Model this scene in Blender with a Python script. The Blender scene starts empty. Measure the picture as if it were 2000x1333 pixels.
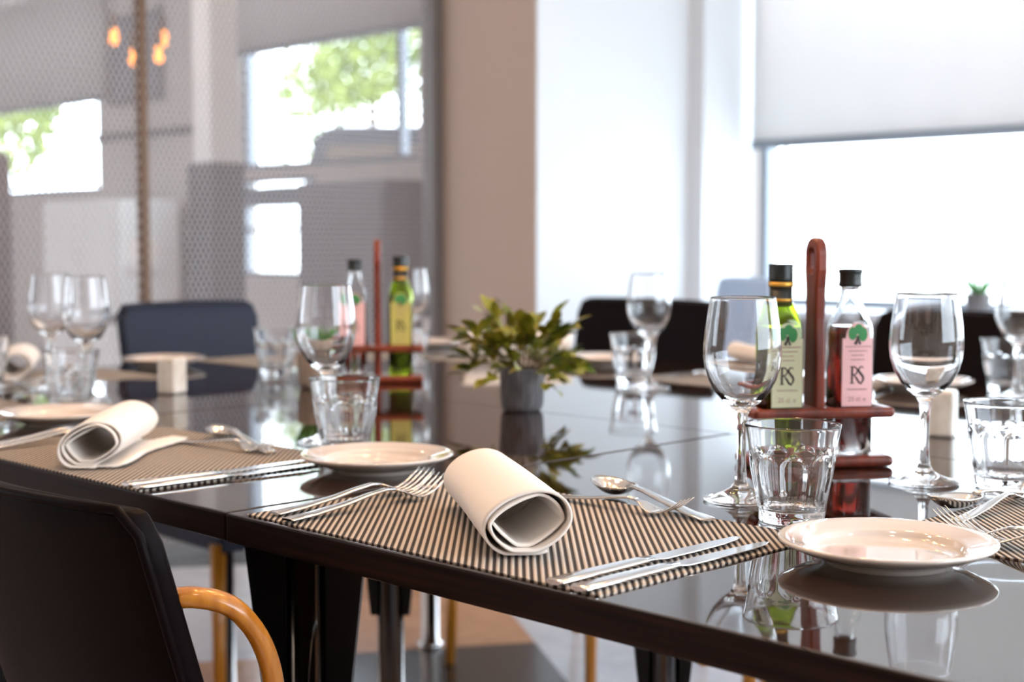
import bpy, bmesh, math, random
from mathutils import Vector, Matrix
PI = math.pi
S = bpy.context.scene
C = S.collection
R = math.radians
rnd = random.Random(7)

# ------------------------------------------------------------------ camera
cd = bpy.data.cameras.new('camera')
cam = bpy.data.objects.new('camera', cd)
C.objects.link(cam)
cam.location = (0.0, 0.0, 1.006)
PITCH = math.atan(191.5 / 2800)
cam.rotation_euler = (PI / 2 - PITCH, 0, PI / 4)
cd.sensor_width = 36
cd.lens = 50.4
cd.clip_start = 0.02
cd.dof.use_dof = True
cd.dof.focus_distance = 1.25
cd.dof.aperture_fstop = 4.9
S.camera = cam

# ------------------------------------------------------------------ world, exposure
W = bpy.data.worlds.new('sky')
S.world = W
W.use_nodes = True
bg = W.node_tree.nodes['Background']
bg.inputs[0].default_value = (0.80, 0.90, 1.0, 1)
bg.inputs[1].default_value = 7.5
S.view_settings.view_transform = 'Standard'
S.view_settings.look = 'None'
S.view_settings.gamma = 1.0
S.view_settings.use_curve_mapping = False
S.view_settings.exposure = 0.40
S.cycles.max_bounces = 20
S.cycles.transmission_bounces = 16
S.cycles.glossy_bounces = 8
S.cycles.transparent_max_bounces = 16
S.cycles.sample_clamp_indirect = 5.0
sd = bpy.data.lights.new('sun', 'SUN')
sd.energy = 1.5
sd.angle = R(2)
sd.color = (1.0, 0.95, 0.86)
sun = bpy.data.objects.new('sun', sd)
C.objects.link(sun)
sun.rotation_euler = (R(38), 0, R(-28))      # comes from behind the building: lights the street, not the room


# ------------------------------------------------------------------ materials
def P(name, col, rough=0.5, metal=0.0, **kw):
    m = bpy.data.materials.new(name)
    m.use_nodes = True
    b = m.node_tree.nodes['Principled BSDF']
    b.inputs['Base Color'].default_value = (*col, 1)
    b.inputs['Roughness'].default_value = rough
    b.inputs['Metallic'].default_value = metal
    for k, v in kw.items():
        b.inputs[k.replace('_', ' ')].default_value = v
    return m


def nodes(m):
    nt = m.node_tree
    return nt, nt.nodes, nt.links, nt.nodes['Principled BSDF']


def coords(m, scale=(1, 1, 1), rot=(0, 0, 0), kind='Object'):
    nt, N, L, b = nodes(m)
    tc = N.new('ShaderNodeTexCoord')
    mp = N.new('ShaderNodeMapping')
    mp.inputs['Scale'].default_value = scale
    mp.inputs['Rotation'].default_value = rot
    L.new(tc.outputs[kind], mp.inputs[0])
    return mp.outputs[0]


def noise_bump(m, scale=(40, 40, 40), strength=0.1, dist=0.001, detail=3):
    nt, N, L, b = nodes(m)
    v = coords(m, scale)
    n = N.new('ShaderNodeTexNoise')
    n.inputs['Scale'].default_value = 1
    n.inputs['Detail'].default_value = detail
    L.new(v, n.inputs['Vector'])
    bp = N.new('ShaderNodeBump')
    bp.inputs['Strength'].default_value = strength
    bp.inputs['Distance'].default_value = dist
    L.new(n.outputs[0], bp.inputs['Height'])
    L.new(bp.outputs[0], b.inputs['Normal'])
    return m


def noise_color(m, c0, c1, scale=(10, 10, 10), detail=4, lo=0.35, hi=0.65):
    nt, N, L, b = nodes(m)
    v = coords(m, scale)
    n = N.new('ShaderNodeTexNoise')
    n.inputs['Scale'].default_value = 1
    n.inputs['Detail'].default_value = detail
    L.new(v, n.inputs['Vector'])
    r = N.new('ShaderNodeValToRGB')
    r.color_ramp.elements[0].position = lo
    r.color_ramp.elements[0].color = (*c0, 1)
    r.color_ramp.elements[1].position = hi
    r.color_ramp.elements[1].color = (*c1, 1)
    L.new(n.outputs[0], r.inputs[0])
    L.new(r.outputs[0], b.inputs['Base Color'])
    return m


def glassmat(name, col=(1, 1, 1), ior=1.5, rough=0.0):
    return P(name, col, rough, 0, Transmission_Weight=1.0, IOR=ior)


def panemat(name, tint=(0.97, 0.99, 1.0), mix=0.06):
    m = bpy.data.materials.new(name)
    m.use_nodes = True
    nt = m.node_tree
    N, L = nt.nodes, nt.links
    N.clear()
    o = N.new('ShaderNodeOutputMaterial')
    t = N.new('ShaderNodeBsdfTransparent')
    t.inputs[0].default_value = (*tint, 1)
    g = N.new('ShaderNodeBsdfGlossy')
    g.inputs['Roughness'].default_value = 0.02
    f = N.new('ShaderNodeLayerWeight')
    f.inputs[0].default_value = 0.12
    x = N.new('ShaderNodeMixShader')
    L.new(f.outputs['Fresnel'], x.inputs[0])
    L.new(t.outputs[0], x.inputs[1])
    L.new(g.outputs[0], x.inputs[2])
    L.new(x.outputs[0], o.inputs[0])
    return m


def emit(name, col, s):
    return P(name, col, 0.5, 0, Emission_Color=(*col, 1), Emission_Strength=s)


M = {}
M['wood'] = noise_color(P('dark_wenge', (0.02, 0.01, 0.008), 0.1, Specular_IOR_Level=0.0, Coat_Weight=1.0, Coat_Roughness=0.03, Coat_IOR=2.0),
                        (0.010, 0.005, 0.004), (0.030, 0.014, 0.010), (6, 120, 60))
noise_bump(M['wood'], (14, 230, 60), 0.16, 0.0005)
M['wood_edge'] = noise_color(P('dark_wenge_edge', (0.02, 0.01, 0.008), 0.5, Specular_IOR_Level=0.12), (0.006, 0.003, 0.003), (0.022, 0.009, 0.007), (5, 5, 220))
M['glass'] = glassmat('clear_glass', (0.985, 0.99, 1.0), 1.48)
M['greenglass'] = glassmat('green_glass', (0.52, 0.66, 0.05), 1.45)
M['clearbottle'] = glassmat('bottle_glass', (0.97, 0.98, 0.98), 1.45)
M['oil'] = P('olive_oil', (0.02, 0.034, 0.005), 0.05, 0, Transmission_Weight=0.25, IOR=1.4)
M['vinegar'] = P('red_vinegar', (0.16, 0.010, 0.006), 0.02, 0, Transmission_Weight=0.85, IOR=1.35)
M['steel'] = P('polished_steel', (0.80, 0.79, 0.78), 0.13, 1.0)
M['chrome'] = P('chrome', (0.82, 0.83, 0.85), 0.06, 1.0)
M['black'] = P('black_lacquer', (0.004, 0.004, 0.005), 0.4, Specular_IOR_Level=0.2)
M['china'] = P('cream_china', (0.74, 0.64, 0.565), 0.10, 0, Coat_Weight=1.0, Coat_Roughness=0.02)
M['cloth'] = noise_bump(P('white_linen', (0.88, 0.81, 0.745), 0.85, 0, Sheen_Weight=0.2), (700, 700, 700), 0.12, 0.0004)
M['redwood'] = noise_color(P('red_mahogany', (0.2, 0.04, 0.02), 0.34, 0, Specular_IOR_Level=0.35, Coat_Weight=0.12, Coat_Roughness=0.15), (0.09, 0.014, 0.007), (0.23, 0.038, 0.016), (60, 60, 9))
M['cap_black'] = P('black_cap', (0.010, 0.014, 0.013), 0.38)
M['gold'] = P('gold_foil', (0.72, 0.40, 0.07), 0.38, 0.6)
M['label_green'] = P('pale_green_paper', (0.60, 0.62, 0.42), 0.6)
M['label_yellow'] = P('yellow_green_paper', (0.46, 0.41, 0.10), 0.6)
M['label_pink'] = P('pink_paper', (0.80, 0.47, 0.47), 0.6)
M['ink'] = P('dark_ink', (0.03, 0.015, 0.018), 0.6)
M['ink_soft'] = P('faded_ink', (0.34, 0.17, 0.17), 0.6)
M['ink_green'] = P('green_ink', (0.03, 0.22, 0.06), 0.6)
M['marble'] = noise_color(P('pale_marble', (0.7, 0.68, 0.63), 0.3), (0.62, 0.57, 0.5), (0.78, 0.75, 0.70), (60, 60, 30))
M['concrete'] = noise_color(P('grey_pot', (0.2, 0.19, 0.19), 0.7), (0.075, 0.070, 0.075), (0.16, 0.15, 0.155), (150, 150, 20))
M['beigepot'] = noise_color(P('beige_pot', (0.3, 0.24, 0.2), 0.7), (0.24, 0.18, 0.14), (0.40, 0.33, 0.28), (150, 150, 20))
M['soil'] = P('soil', (0.03, 0.02, 0.015), 0.9)
M['leaf'] = noise_color(P('leaf_green', (0.1, 0.12, 0.01), 0.4, 0, Subsurface_Weight=0.0), (0.085, 0.12, 0.012), (0.36, 0.30, 0.025), (35, 35, 35), 2, 0.35, 0.7)
M['leafpale'] = P('leaf_grey_green', (0.34, 0.42, 0.33), 0.5)
M['succ'] = P('succulent_green', (0.05, 0.24, 0.04), 0.5)
M['stem'] = P('stem_brown', (0.10, 0.07, 0.035), 0.7)
M['leather'] = noise_bump(P('dark_brown_leather', (0.0045, 0.0024, 0.0028), 0.5, Specular_IOR_Level=0.06), (260, 260, 260), 0.08, 0.0006)
M['leather_navy'] = noise_bump(P('navy_leather', (0.006, 0.010, 0.028), 0.42, Specular_IOR_Level=0.22), (260, 260, 260), 0.06, 0.0006)
M['blueup'] = P('pale_blue_upholstery', (0.36, 0.46, 0.62), 0.45)  # dark leather chair: the sky's reflection is put into the base colour
M['honey'] = noise_color(P('honey_beech', (0.5, 0.22, 0.04), 0.28, 0, Coat_Weight=0.5, Coat_Roughness=0.1), (0.45, 0.155, 0.012), (0.66, 0.27, 0.03), (90, 90, 8))
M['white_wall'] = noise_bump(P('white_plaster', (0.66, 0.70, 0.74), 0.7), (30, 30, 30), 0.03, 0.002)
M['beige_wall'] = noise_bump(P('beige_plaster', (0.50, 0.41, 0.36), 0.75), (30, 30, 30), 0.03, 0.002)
M['warm_wall'] = noise_bump(P('warm_plaster', (0.66, 0.57, 0.50), 0.75), (30, 30, 30), 0.03, 0.002)
M['grey_wall'] = noise_bump(P('grey_beige_plaster', (0.50, 0.46, 0.44), 0.75), (30, 30, 30), 0.03, 0.002)
M['ceiling'] = P('ceiling_white', (0.82, 0.80, 0.77), 0.8)
M['frame'] = P('grey_aluminium', (0.22, 0.25, 0.29), 0.4, 0.5)
M['dframe'] = P('dark_grey_metal', (0.20, 0.19, 0.19), 0.35, 0.6)
M['bronze'] = P('bronze_post', (0.13, 0.075, 0.045), 0.4, 0.4)
M['pane'] = panemat('window_glass')
M['paleblock'] = P('white_paint', (0.8, 0.8, 0.8), 0.5)
M['greypaint'] = P('grey_paint', (0.19, 0.19, 0.22), 0.5)
M['darkclad'] = P('dark_grey_cladding', (0.06, 0.055, 0.065), 0.5)
M['bulb'] = emit('warm_bulb', (1.0, 0.55, 0.22), 140.0)
M['bulb_dim'] = emit('dim_orange_bulb', (1.0, 0.33, 0.06), 2.6)
M['cable'] = P('black_cable', (0.01, 0.01, 0.01), 0.5)
M['downlight'] = emit('warm_downlight', (1.0, 0.76, 0.55), 32.0)  # glow of the added ceiling fill
M['street'] = P('pale_paving', (0.62, 0.62, 0.58), 0.9)
M['facade'] = P('white_facade', (0.85, 0.85, 0.85), 0.9)
M['treeleaf'] = noise_color(P('tree_leaf', (0.2, 0.35, 0.04), 0.6, 0), (0.08, 0.13, 0.018), (0.25, 0.30, 0.055), (3, 3, 3), 2)
M['bark'] = P('bark', (0.12, 0.08, 0.05), 0.9)
M['van'] = P('grey_van_paint', (0.022, 0.022, 0.026), 0.6, Specular_IOR_Level=0.2)
M['vanglass'] = P('van_glass', (0.05, 0.038, 0.03), 0.4, Specular_IOR_Level=0.2)
M['rubber'] = P('black_rubber', (0.02, 0.02, 0.02), 0.8)
M['brownchair'] = P('brown_fabric', (0.10, 0.06, 0.06), 0.8)
M['cream'] = P('cream_fabric', (0.75, 0.62, 0.52), 0.8)


def mat_placemat(sgn):
    m = P('woven_placemat', (0.5, 0.4, 0.3), 0.75)
    nt, N, L, b = nodes(m)
    tc = N.new('ShaderNodeTexCoord')
    sx = N.new('ShaderNodeSeparateXYZ')
    mp = N.new('ShaderNodeMapping')
    mp.inputs['Rotation'].default_value = (0, 0, -sgn * PI / 4)
    L.new(tc.outputs['Object'], mp.inputs[0])
    L.new(mp.outputs[0], sx.inputs[0])

    def mth(op, a, bb=None):
        n = N.new('ShaderNodeMath')
        n.operation = op
        for i, q in enumerate((a, bb)):
            if q is None:
                continue
            if isinstance(q, (int, float)):
                n.inputs[i].default_value = q
            else:
                L.new(q, n.inputs[i])
        return n.outputs[0]
    per = 0.0058
    s1 = mth('SINE', mth('MULTIPLY', sx.outputs[0], 2 * PI / per))
    s2 = mth('SINE', mth('MULTIPLY', sx.outputs[1], 2 * PI / 0.0021))
    h = mth('ADD', s1, mth('MULTIPLY', s2, 0.42))
    r = N.new('ShaderNodeValToRGB')
    e = r.color_ramp.elements
    e[0].position = 0.44
    e[0].color = (0.022, 0.014, 0.012, 1)
    e[1].position = 0.60
    e[1].color = (0.66, 0.57, 0.485, 1)
    L.new(mth('ADD', mth('MULTIPLY', h, 0.42), 0.5), r.inputs[0])
    L.new(r.outputs[0], b.inputs['Base Color'])
    bp = N.new('ShaderNodeBump')
    bp.inputs['Strength'].default_value = 0.7
    bp.inputs['Distance'].default_value = 0.0012
    L.new(h, bp.inputs['Height'])
    L.new(bp.outputs[0], b.inputs['Normal'])
    return m


def mat_mesh():
    m = P('woven_metal_mesh', (0.46, 0.44, 0.46), 0.6, 0.1)
    nt, N, L, b = nodes(m)
    tc = N.new('ShaderNodeTexCoord')
    sx = N.new('ShaderNodeSeparateXYZ')
    L.new(tc.outputs['Object'], sx.inputs[0])

    def mth(op, a, bb):
        n = N.new('ShaderNodeMath')
        n.operation = op
        for i, q in enumerate((a, bb)):
            if isinstance(q, (int, float)):
                n.inputs[i].default_value = q
            elif q is not None:
                L.new(q, n.inputs[i])
        return n.outputs[0]
    k = 2 * PI / 0.020
    a = mth('SINE', mth('MULTIPLY', mth('ADD', sx.outputs[1], mth('MULTIPLY', sx.outputs[2], 0.55)), k), None)
    c = mth('SINE', mth('MULTIPLY', mth('SUBTRACT', sx.outputs[1], mth('MULTIPLY', sx.outputs[2], 0.55)), k), None)
    hole = mth('GREATER_THAN', mth('ADD', a, c), -0.45)
    t = N.new('ShaderNodeBsdfTransparent')
    mx = N.new('ShaderNodeMixShader')
    o = N['Material Output']
    L.new(hole, mx.inputs[0])
    L.new(b.outputs[0], mx.inputs[1])
    L.new(t.outputs[0], mx.inputs[2])
    L.new(mx.outputs[0], o.inputs[0])
    return m


def mat_blind(name, col, tr):
    m = bpy.data.materials.new(name)
    m.use_nodes = True
    N, L = m.node_tree.nodes, m.node_tree.links
    N.clear()
    o = N.new('ShaderNodeOutputMaterial')
    d = N.new('ShaderNodeBsdfDiffuse')
    d.inputs[0].default_value = (*col, 1)
    t = N.new('ShaderNodeBsdfTranslucent')
    t.inputs[0].default_value = (*col, 1)
    p = N.new('ShaderNodeBsdfTransparent')
    a = N.new('ShaderNodeMixShader')
    a.inputs[0].default_value = tr
    b = N.new('ShaderNodeMixShader')
    b.inputs[0].default_value = 0.015
    L.new(d.outputs[0], a.inputs[1])
    L.new(t.outputs[0], a.inputs[2])
    L.new(a.outputs[0], b.inputs[1])
    L.new(p.outputs[0], b.inputs[2])
    L.new(b.outputs[0], o.inputs[0])
    return m


def mat_floor():
    m = P('patchwork_tiles', (0.5, 0.4, 0.3), 0.18)
    nt, N, L, b = nodes(m)
    tc = N.new('ShaderNodeTexCoord')
    mp = N.new('ShaderNodeMapping')
    mp.vector_type = 'TEXTURE'
    mp.inputs['Location'].default_value = (-2.476, 2.558, 0)
    mp.inputs['Rotation'].default_value = (0, 0, R(57))
    mp.inputs['Scale'].default_value = (0.52, 0.52, 1)
    L.new(tc.outputs['Object'], mp.inputs[0])
    sx = N.new('ShaderNodeSeparateXYZ')
    L.new(mp.outputs[0], sx.inputs[0])

    def mth(op, a, bb=0.0):
        n = N.new('ShaderNodeMath')
        n.operation = op
        for i, q in enumerate((a, bb)):
            if isinstance(q, (int, float)):
                n.inputs[i].default_value = q
            else:
                L.new(q, n.inputs[i])
        return n.outputs[0]
    fx, fy = mth('FLOOR', sx.outputs[0]), mth('FLOOR', sx.outputs[1])
    idx = mth('FLOORED_MODULO', mth('ADD', fx, mth('MULTIPLY', fy, 2.0)), 5.0)
    r = N.new('ShaderNodeValToRGB')
    r.color_ramp.interpolation = 'CONSTANT'
    e = r.color_ramp.elements
    cols = [(0.0, (0.60, 0.60, 0.63)), (0.2, (0.50, 0.25, 0.13)), (0.4, (0.035, 0.032, 0.032)), (0.6, (0.60, 0.59, 0.62)), (0.8, (0.56, 0.29, 0.16))]
    e[0].position, e[0].color = cols[0][0], (*cols[0][1], 1)
    e[1].position, e[1].color = cols[1][0], (*cols[1][1], 1)
    for p_, c_ in cols[2:]:
        q = e.new(p_)
        q.color = (*c_, 1)
    L.new(mth('ADD', mth('DIVIDE', idx, 5.0), 0.05), r.inputs[0])
    n = N.new('ShaderNodeTexNoise')
    n.inputs['Scale'].default_value = 14
    n.inputs['Detail'].default_value = 5
    L.new(tc.outputs['Object'], n.inputs['Vector'])
    mx = N.new('ShaderNodeMix')
    mx.data_type = 'RGBA'
    mx.blend_type = 'OVERLAY'
    mx.inputs[0].default_value = 0.35
    L.new(r.outputs[0], mx.inputs[6])
    L.new(n.outputs[0], mx.inputs[7])
    L.new(mx.outputs[2], b.inputs['Base Color'])
    return m


M['placemat'] = mat_placemat(1)
M['placemat_end'] = mat_placemat(-1)
M['mesh'] = mat_mesh()
M['blind'] = mat_blind('pale_blind_fabric', (0.80, 0.79, 0.79), 0.36)
M['blind_grey'] = mat_blind('grey_blind_fabric', (0.55, 0.53, 0.52), 0.16)
M['floor'] = mat_floor()


# ------------------------------------------------------------------ mesh helpers
class MB:
    def __init__(s):
        s.v, s.f, s.sm = [], [], []

    def add(s, vs, fs, smooth=False):
        o = len(s.v)
        s.v += [tuple(p) for p in vs]
        s.f += [tuple(i + o for i in f) for f in fs]
        s.sm += [smooth] * len(fs)
        return s

    def box(s, x0, x1, y0, y1, z0, z1, mat=None):
        vs = [Vector((x, y, z)) for z in (z0, z1) for y in (y0, y1) for x in (x0, x1)]
        if mat:
            vs = [mat @ p for p in vs]
        return s.add(vs, [(0, 2, 3, 1), (4, 5, 7, 6), (0, 1, 5, 4), (2, 6, 7, 3), (0, 4, 6, 2), (1, 3, 7, 5)])

    def lathe(s, prof, n=48, c=(0, 0, 0), smooth=True, closed=False):
        vs, fs = [], []
        k = len(prof)
        for r, z in prof:
            for i in range(n):
                a = 2 * PI * i / n
                vs.append((c[0] + r * math.cos(a), c[1] + r * math.sin(a), c[2] + z))
        rows = k if closed else k - 1
        for j in range(rows):
            j2 = (j + 1) % k
            for i in range(n):
                i2 = (i + 1) % n
                fs.append((j * n + i, j * n + i2, j2 * n + i2, j2 * n + i))
        return s.add(vs, fs, smooth)

    def rings(s, rings, smooth=True, cap=True):
        n = len(rings[0])
        vs = [p for r in rings for p in r]
        fs = []
        for j in range(len(rings) - 1):
            for i in range(n):
                i2 = (i + 1) % n
                fs.append((j * n + i, j * n + i2, (j + 1) * n + i2, (j + 1) * n + i))
        s.add(vs, fs, smooth)
        if cap:
            s.add(rings[0], [tuple(range(n - 1, -1, -1))])
            s.add(rings[-1], [tuple(range(n))])
        return s

    def tube(s, path, rad, n=12, cap=True, flat=1.0):
        path = [Vector(p) for p in path]
        rs = rad if isinstance(rad, (list, tuple)) else [rad] * len(path)
        rings = []
        ref = None
        for i, p in enumerate(path):
            t = (path[min(i + 1, len(path) - 1)] - path[max(i - 1, 0)]).normalized()
            if ref is None:
                ref = Vector((0, 0, 1)) if abs(t.z) < 0.9 else Vector((1, 0, 0))
            a = t.cross(ref)
            if a.length < 1e-6:
                a = t.cross(Vector((0, 1, 0)))
            a.normalize()
            b = a.cross(t).normalized()
            ref = b
            rings.append([p + a * (rs[i] * flat * math.cos(2 * PI * k / n)) + b * (rs[i] * math.sin(2 * PI * k / n)) for k in range(n)])
        return s.rings(rings, True, cap)

    def sphere(s, c, r, n=16, sz=1.0):
        prof = [(max(1e-5, r * math.sin(PI * j / n)), -r * sz * math.cos(PI * j / n)) for j in range(n + 1)]
        return s.lathe(prof, n * 2, c)

    def prism(s, outline, a0, a1, axis='z', smooth=False):
        def mk(u, w, h):
            return {'z': (u, w, h), 'y': (u, h, w), 'x': (h, u, w)}[axis]
        n = len(outline)
        vs = [mk(u, w, a0) for u, w in outline] + [mk(u, w, a1) for u, w in outline]
        fs = [tuple(range(n - 1, -1, -1)), tuple(range(n, 2 * n))]
        s.add(vs, fs, False)
        s.add(vs, [(i, (i + 1) % n, n + (i + 1) % n, n + i) for i in range(n)], smooth)
        return s

    def build(s, name, mat, parent=None, mods=None, weld=False, bevel=0.0, sub=0, solid=0.0, segs=2):
        me = bpy.data.meshes.new(name)
        me.from_pydata(s.v, [], s.f)
        me.polygons.foreach_set('use_smooth', s.sm)
        bm = bmesh.new()
        bm.from_mesh(me)
        bmesh.ops.remove_doubles(bm, verts=bm.verts, dist=1e-6)
        bmesh.ops.recalc_face_normals(bm, faces=bm.faces)
        bm.to_mesh(me)
        bm.free()
        me.materials.append(mat)
        o = bpy.data.objects.new(name, me)
        C.objects.link(o)
        if parent:
            o.parent = parent
        if solid:
            md = o.modifiers.new('solid', 'SOLIDIFY')
            md.thickness = solid
            md.offset = 0
        if bevel:
            md = o.modifiers.new('bevel', 'BEVEL')
            md.width = bevel
            md.segments = segs
            md.limit_method = 'ANGLE'
            md.angle_limit = R(35)
            md.harden_normals = False
        if sub:
            md = o.modifiers.new('sub', 'SUBSURF')
            md.levels = sub
            md.render_levels = sub
        return o


def tag(o, label=None, cat=None, group=None, kind=None):
    if label:
        o['label'] = label
    if cat:
        o['category'] = cat
    if group:
        o['group'] = group
    if kind:
        o['kind'] = kind
    return o


def thing(name, label, cat, loc=(0, 0, 0), rz=0.0, group=None):
    o = bpy.data.objects.new(name, None)
    o.empty_display_size = 0.05
    C.objects.link(o)
    o.location = loc
    o.rotation_euler = (0, 0, rz)
    return tag(o, label, cat, group)


def dup(root, loc, rz, label, group=None):
    r = root.copy()
    C.objects.link(r)
    r.location = loc
    r.rotation_euler = (0, 0, rz)
    r['label'] = label
    if group:
        r['group'] = group
    for ch in list(root.children):
        c = ch.copy()
        C.objects.link(c)
        c.parent = r
        for g in list(ch.children):
            d = g.copy()
            C.objects.link(d)
            d.parent = c
    return r


class Proto:
    """first use places the prototype itself, later uses place copies"""
    def __init__(s, make, dz=0.0):
        s.make, s.root, s.dz = make, None, dz

    def __call__(s, x, y, rz, label, group=None, z=0.75):
        z += s.dz
        if s.root is None:
            s.root = s.make()
            o = s.root
            o.location = (x, y, z)
            o.rotation_euler = (0, 0, rz)
            o['label'] = label
            if group:
                o['group'] = group
            return o
        return dup(s.root, (x, y, z), rz, label, group)


def struct(o, label=None):
    o['kind'] = 'structure'
    if label:
        o['label'] = label
        o['category'] = o.name.split('_')[0].split('.')[0]
    return o


def smooth_path(pts, n=8):
    """Catmull-Rom through pts"""
    pts = [Vector(p) for p in pts]
    out = []
    for i in range(len(pts) - 1):
        p0, p1, p2, p3 = pts[max(i - 1, 0)], pts[i], pts[i + 1], pts[min(i + 2, len(pts) - 1)]
        for k in range(n):
            t = k / n
            out.append(0.5 * ((2 * p1) + (p2 - p0) * t + (2 * p0 - 5 * p1 + 4 * p2 - p3) * t * t + (3 * p1 - p0 - 3 * p2 + p3) * t ** 3))
    out.append(pts[-1])
    return out


def lerp_tab(tab, x):
    for (x0, *a), (x1, *b) in zip(tab, tab[1:]):
        if x <= x1:
            t = (x - x0) / (x1 - x0) if x1 > x0 else 0
            t = max(0.0, min(1.0, t))
            return [p + (q - p) * t for p, q in zip(a, b)]
    return list(tab[-1][1:])


# ------------------------------------------------------------------ the room
TOPZ = 0.75
H = 3.0
WY = 4.77      # inner face of the window wall
WO = 4.91      # its outer face
floor = struct(MB().box(-12.5, 3.2, -3.2, WO, -0.12, 0.0).build('floor', M['floor']), 'glossy floor of large peach, grey and black tiles')
ceil = struct(MB().box(-12.5, 3.2, -3.2, WO, H, H + 0.1).build('ceiling', M['ceiling']), 'plain white ceiling above the dining room')


def wall_y(name, y0, y1, x0, x1, holes, m, label):
    """wall along x with rectangular openings (xa, xb, za, zb)"""
    mb = MB()
    xs = sorted({x0, x1, *[h[0] for h in holes], *[h[1] for h in holes]})
    for a, b in zip(xs, xs[1:]):
        cuts = sorted([(h[2], h[3]) for h in holes if h[0] <= a + 1e-6 and h[1] >= b - 1e-6])
        z = 0.0
        for za, zb in cuts:
            if za > z:
                mb.box(a, b, y0, y1, z, za)
            z = zb
        if z < H:
            mb.box(a, b, y0, y1, z, H)
    return struct(mb.build(name, m), label)


W1 = (-6.98, -5.42, 1.42, 2.75)      # upper window beyond the partition
W1L = (-7.02, -6.27, 0.82, 1.37)     # low window under it
W2 = (-10.6, -8.60, 1.34, 2.75)
WR = (-3.386, 2.6, 0.76, 2.85)       # wide window of the dining room
wall_y('wall_back', WY, WO, -12.5, 3.2, [W1, W1L, W2, WR], M['grey_wall'], 'window wall of the dining room')
WS = (0.6, 4.2, 0.8, 2.7)            # unseen side opening past the right frame edge, added for light
WB = [(-9.6, -5.4, 0.9, 2.7)]   # unseen opening behind the viewpoint, added to light the next room
mb = MB()
mb.box(3.0, 3.2, -3.2, WS[0], 0, H).box(3.0, 3.2, WS[1], WY, 0, H).box(3.0, 3.2, WS[0], WS[1], 0, WS[2]).box(3.0, 3.2, WS[0], WS[1], WS[3], H)
struct(mb.build('wall_right', M['warm_wall']), 'warm plastered wall to the right with a window opening added for light')
wall_y('wall_front', -3.2, -3.0, -12.5, 3.0, WB, M['warm_wall'], 'warm plastered wall behind the viewpoint')
struct(MB().box(-12.7, -12.5, -3.2, WO, 0, H).build('wall_left', M['warm_wall']), 'far end wall of the next room')

# the column beside the window: beige face to the room, white face towards the window
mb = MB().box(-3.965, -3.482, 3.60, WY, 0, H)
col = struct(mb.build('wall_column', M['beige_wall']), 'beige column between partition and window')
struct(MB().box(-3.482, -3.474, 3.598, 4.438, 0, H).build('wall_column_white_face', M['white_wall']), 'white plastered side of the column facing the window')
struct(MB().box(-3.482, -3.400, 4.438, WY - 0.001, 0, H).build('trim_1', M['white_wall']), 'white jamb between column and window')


def window(name, w, label, mull=(), sash=(), fr=0.035, yy=WY + 0.03, sill=True):
    x0, x1, z0, z1 = w
    root = bpy.data.objects.new(name, None)
    C.objects.link(root)
    root.location = ((x0 + x1) / 2, yy, z0)
    ox, oz = root.location.x, z0
    tag(root, label, 'window', kind='structure')
    f = MB()
    f.box(x0 - ox, x0 + fr - ox, 0, 0.06, 0, z1 - z0)
    f.box(x1 - fr - ox, x1 - ox, 0, 0.06, 0, z1 - z0)
    f.box(x0 + fr - ox, x1 - fr - ox, 0, 0.06, 0, fr)
    f.box(x0 + fr - ox, x1 - fr - ox, 0, 0.06, z1 - z0 - fr, z1 - z0)
    for q in mull:
        f.box(q - 0.02 - ox, q + 0.02 - ox, 0.005, 0.055, fr, z1 - z0 - fr)
    for q in sash:
        f.box(x0 + fr - ox, x1 - fr - ox, 0.005, 0.055, q - 0.012 - oz, q + 0.012 - oz)
    f.build('window_frame', M['frame'], root)
    MB().add([(x0 + fr - ox, 0.03, fr), (x1 - fr - ox, 0.03, fr), (x1 - fr - ox, 0.03, z1 - z0 - fr), (x0 + fr - ox, 0.03, z1 - z0 - fr)], [(0, 1, 2, 3)]).build('pane', M['pane'], root)
    return root


window('window_1', WR, 'wide window of the dining room half covered by a pale roller blind', mull=(-1.3, 0.7), fr=0.03)
window('window_2', W1, 'window beyond the mesh partition with greenery outside', mull=(-5.62,))
window('window_3', W2, 'leftmost window beyond the mesh partition')
window('window_4', W1L, 'low bright window under the window beyond the partition', sash=(1.085, 1.225, 1.247, 1.269, 1.291, 1.312), fr=0.02)
# inner sill board under the wide window
struct(MB().box(-3.39, 2.6, 4.50, WY, 0.725, 0.757).build('window_sill', M['white_wall'], bevel=0.004), 'deep white sill under the wide window')


def blind(name, label, x0, x1, y, zb, zt, m, group=None):
    t = thing(name, label, 'blind', ((x0 + x1) / 2, y, zb), 0, group)
    hw = (x1 - x0) / 2
    n = 40
    vs, fs = [], []
    for i in range(n + 1):
        for z in (0.03, zt - zb - 0.06):
            x = -hw + 2 * hw * i / n
            vs.append((x, 0.0025 * math.sin(i * 1.3), z))
    for i in range(n):
        fs.append((2 * i, 2 * i + 2, 2 * i + 3, 2 * i + 1))
    mb = MB()
    mb.add(vs, fs, True)
    mb.build('blind_fabric', m, t, solid=0.0012)
    MB().box(-hw, hw, -0.009, 0.009, 0, 0.036).build('bottom_bar', M['frame'], t, bevel=0.004)
    MB().tube([(-hw, 0, zt - zb - 0.045), (hw, 0, zt - zb - 0.045)], 0.03, 16).build('roller', M['paleblock'], t)
    return t


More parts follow.
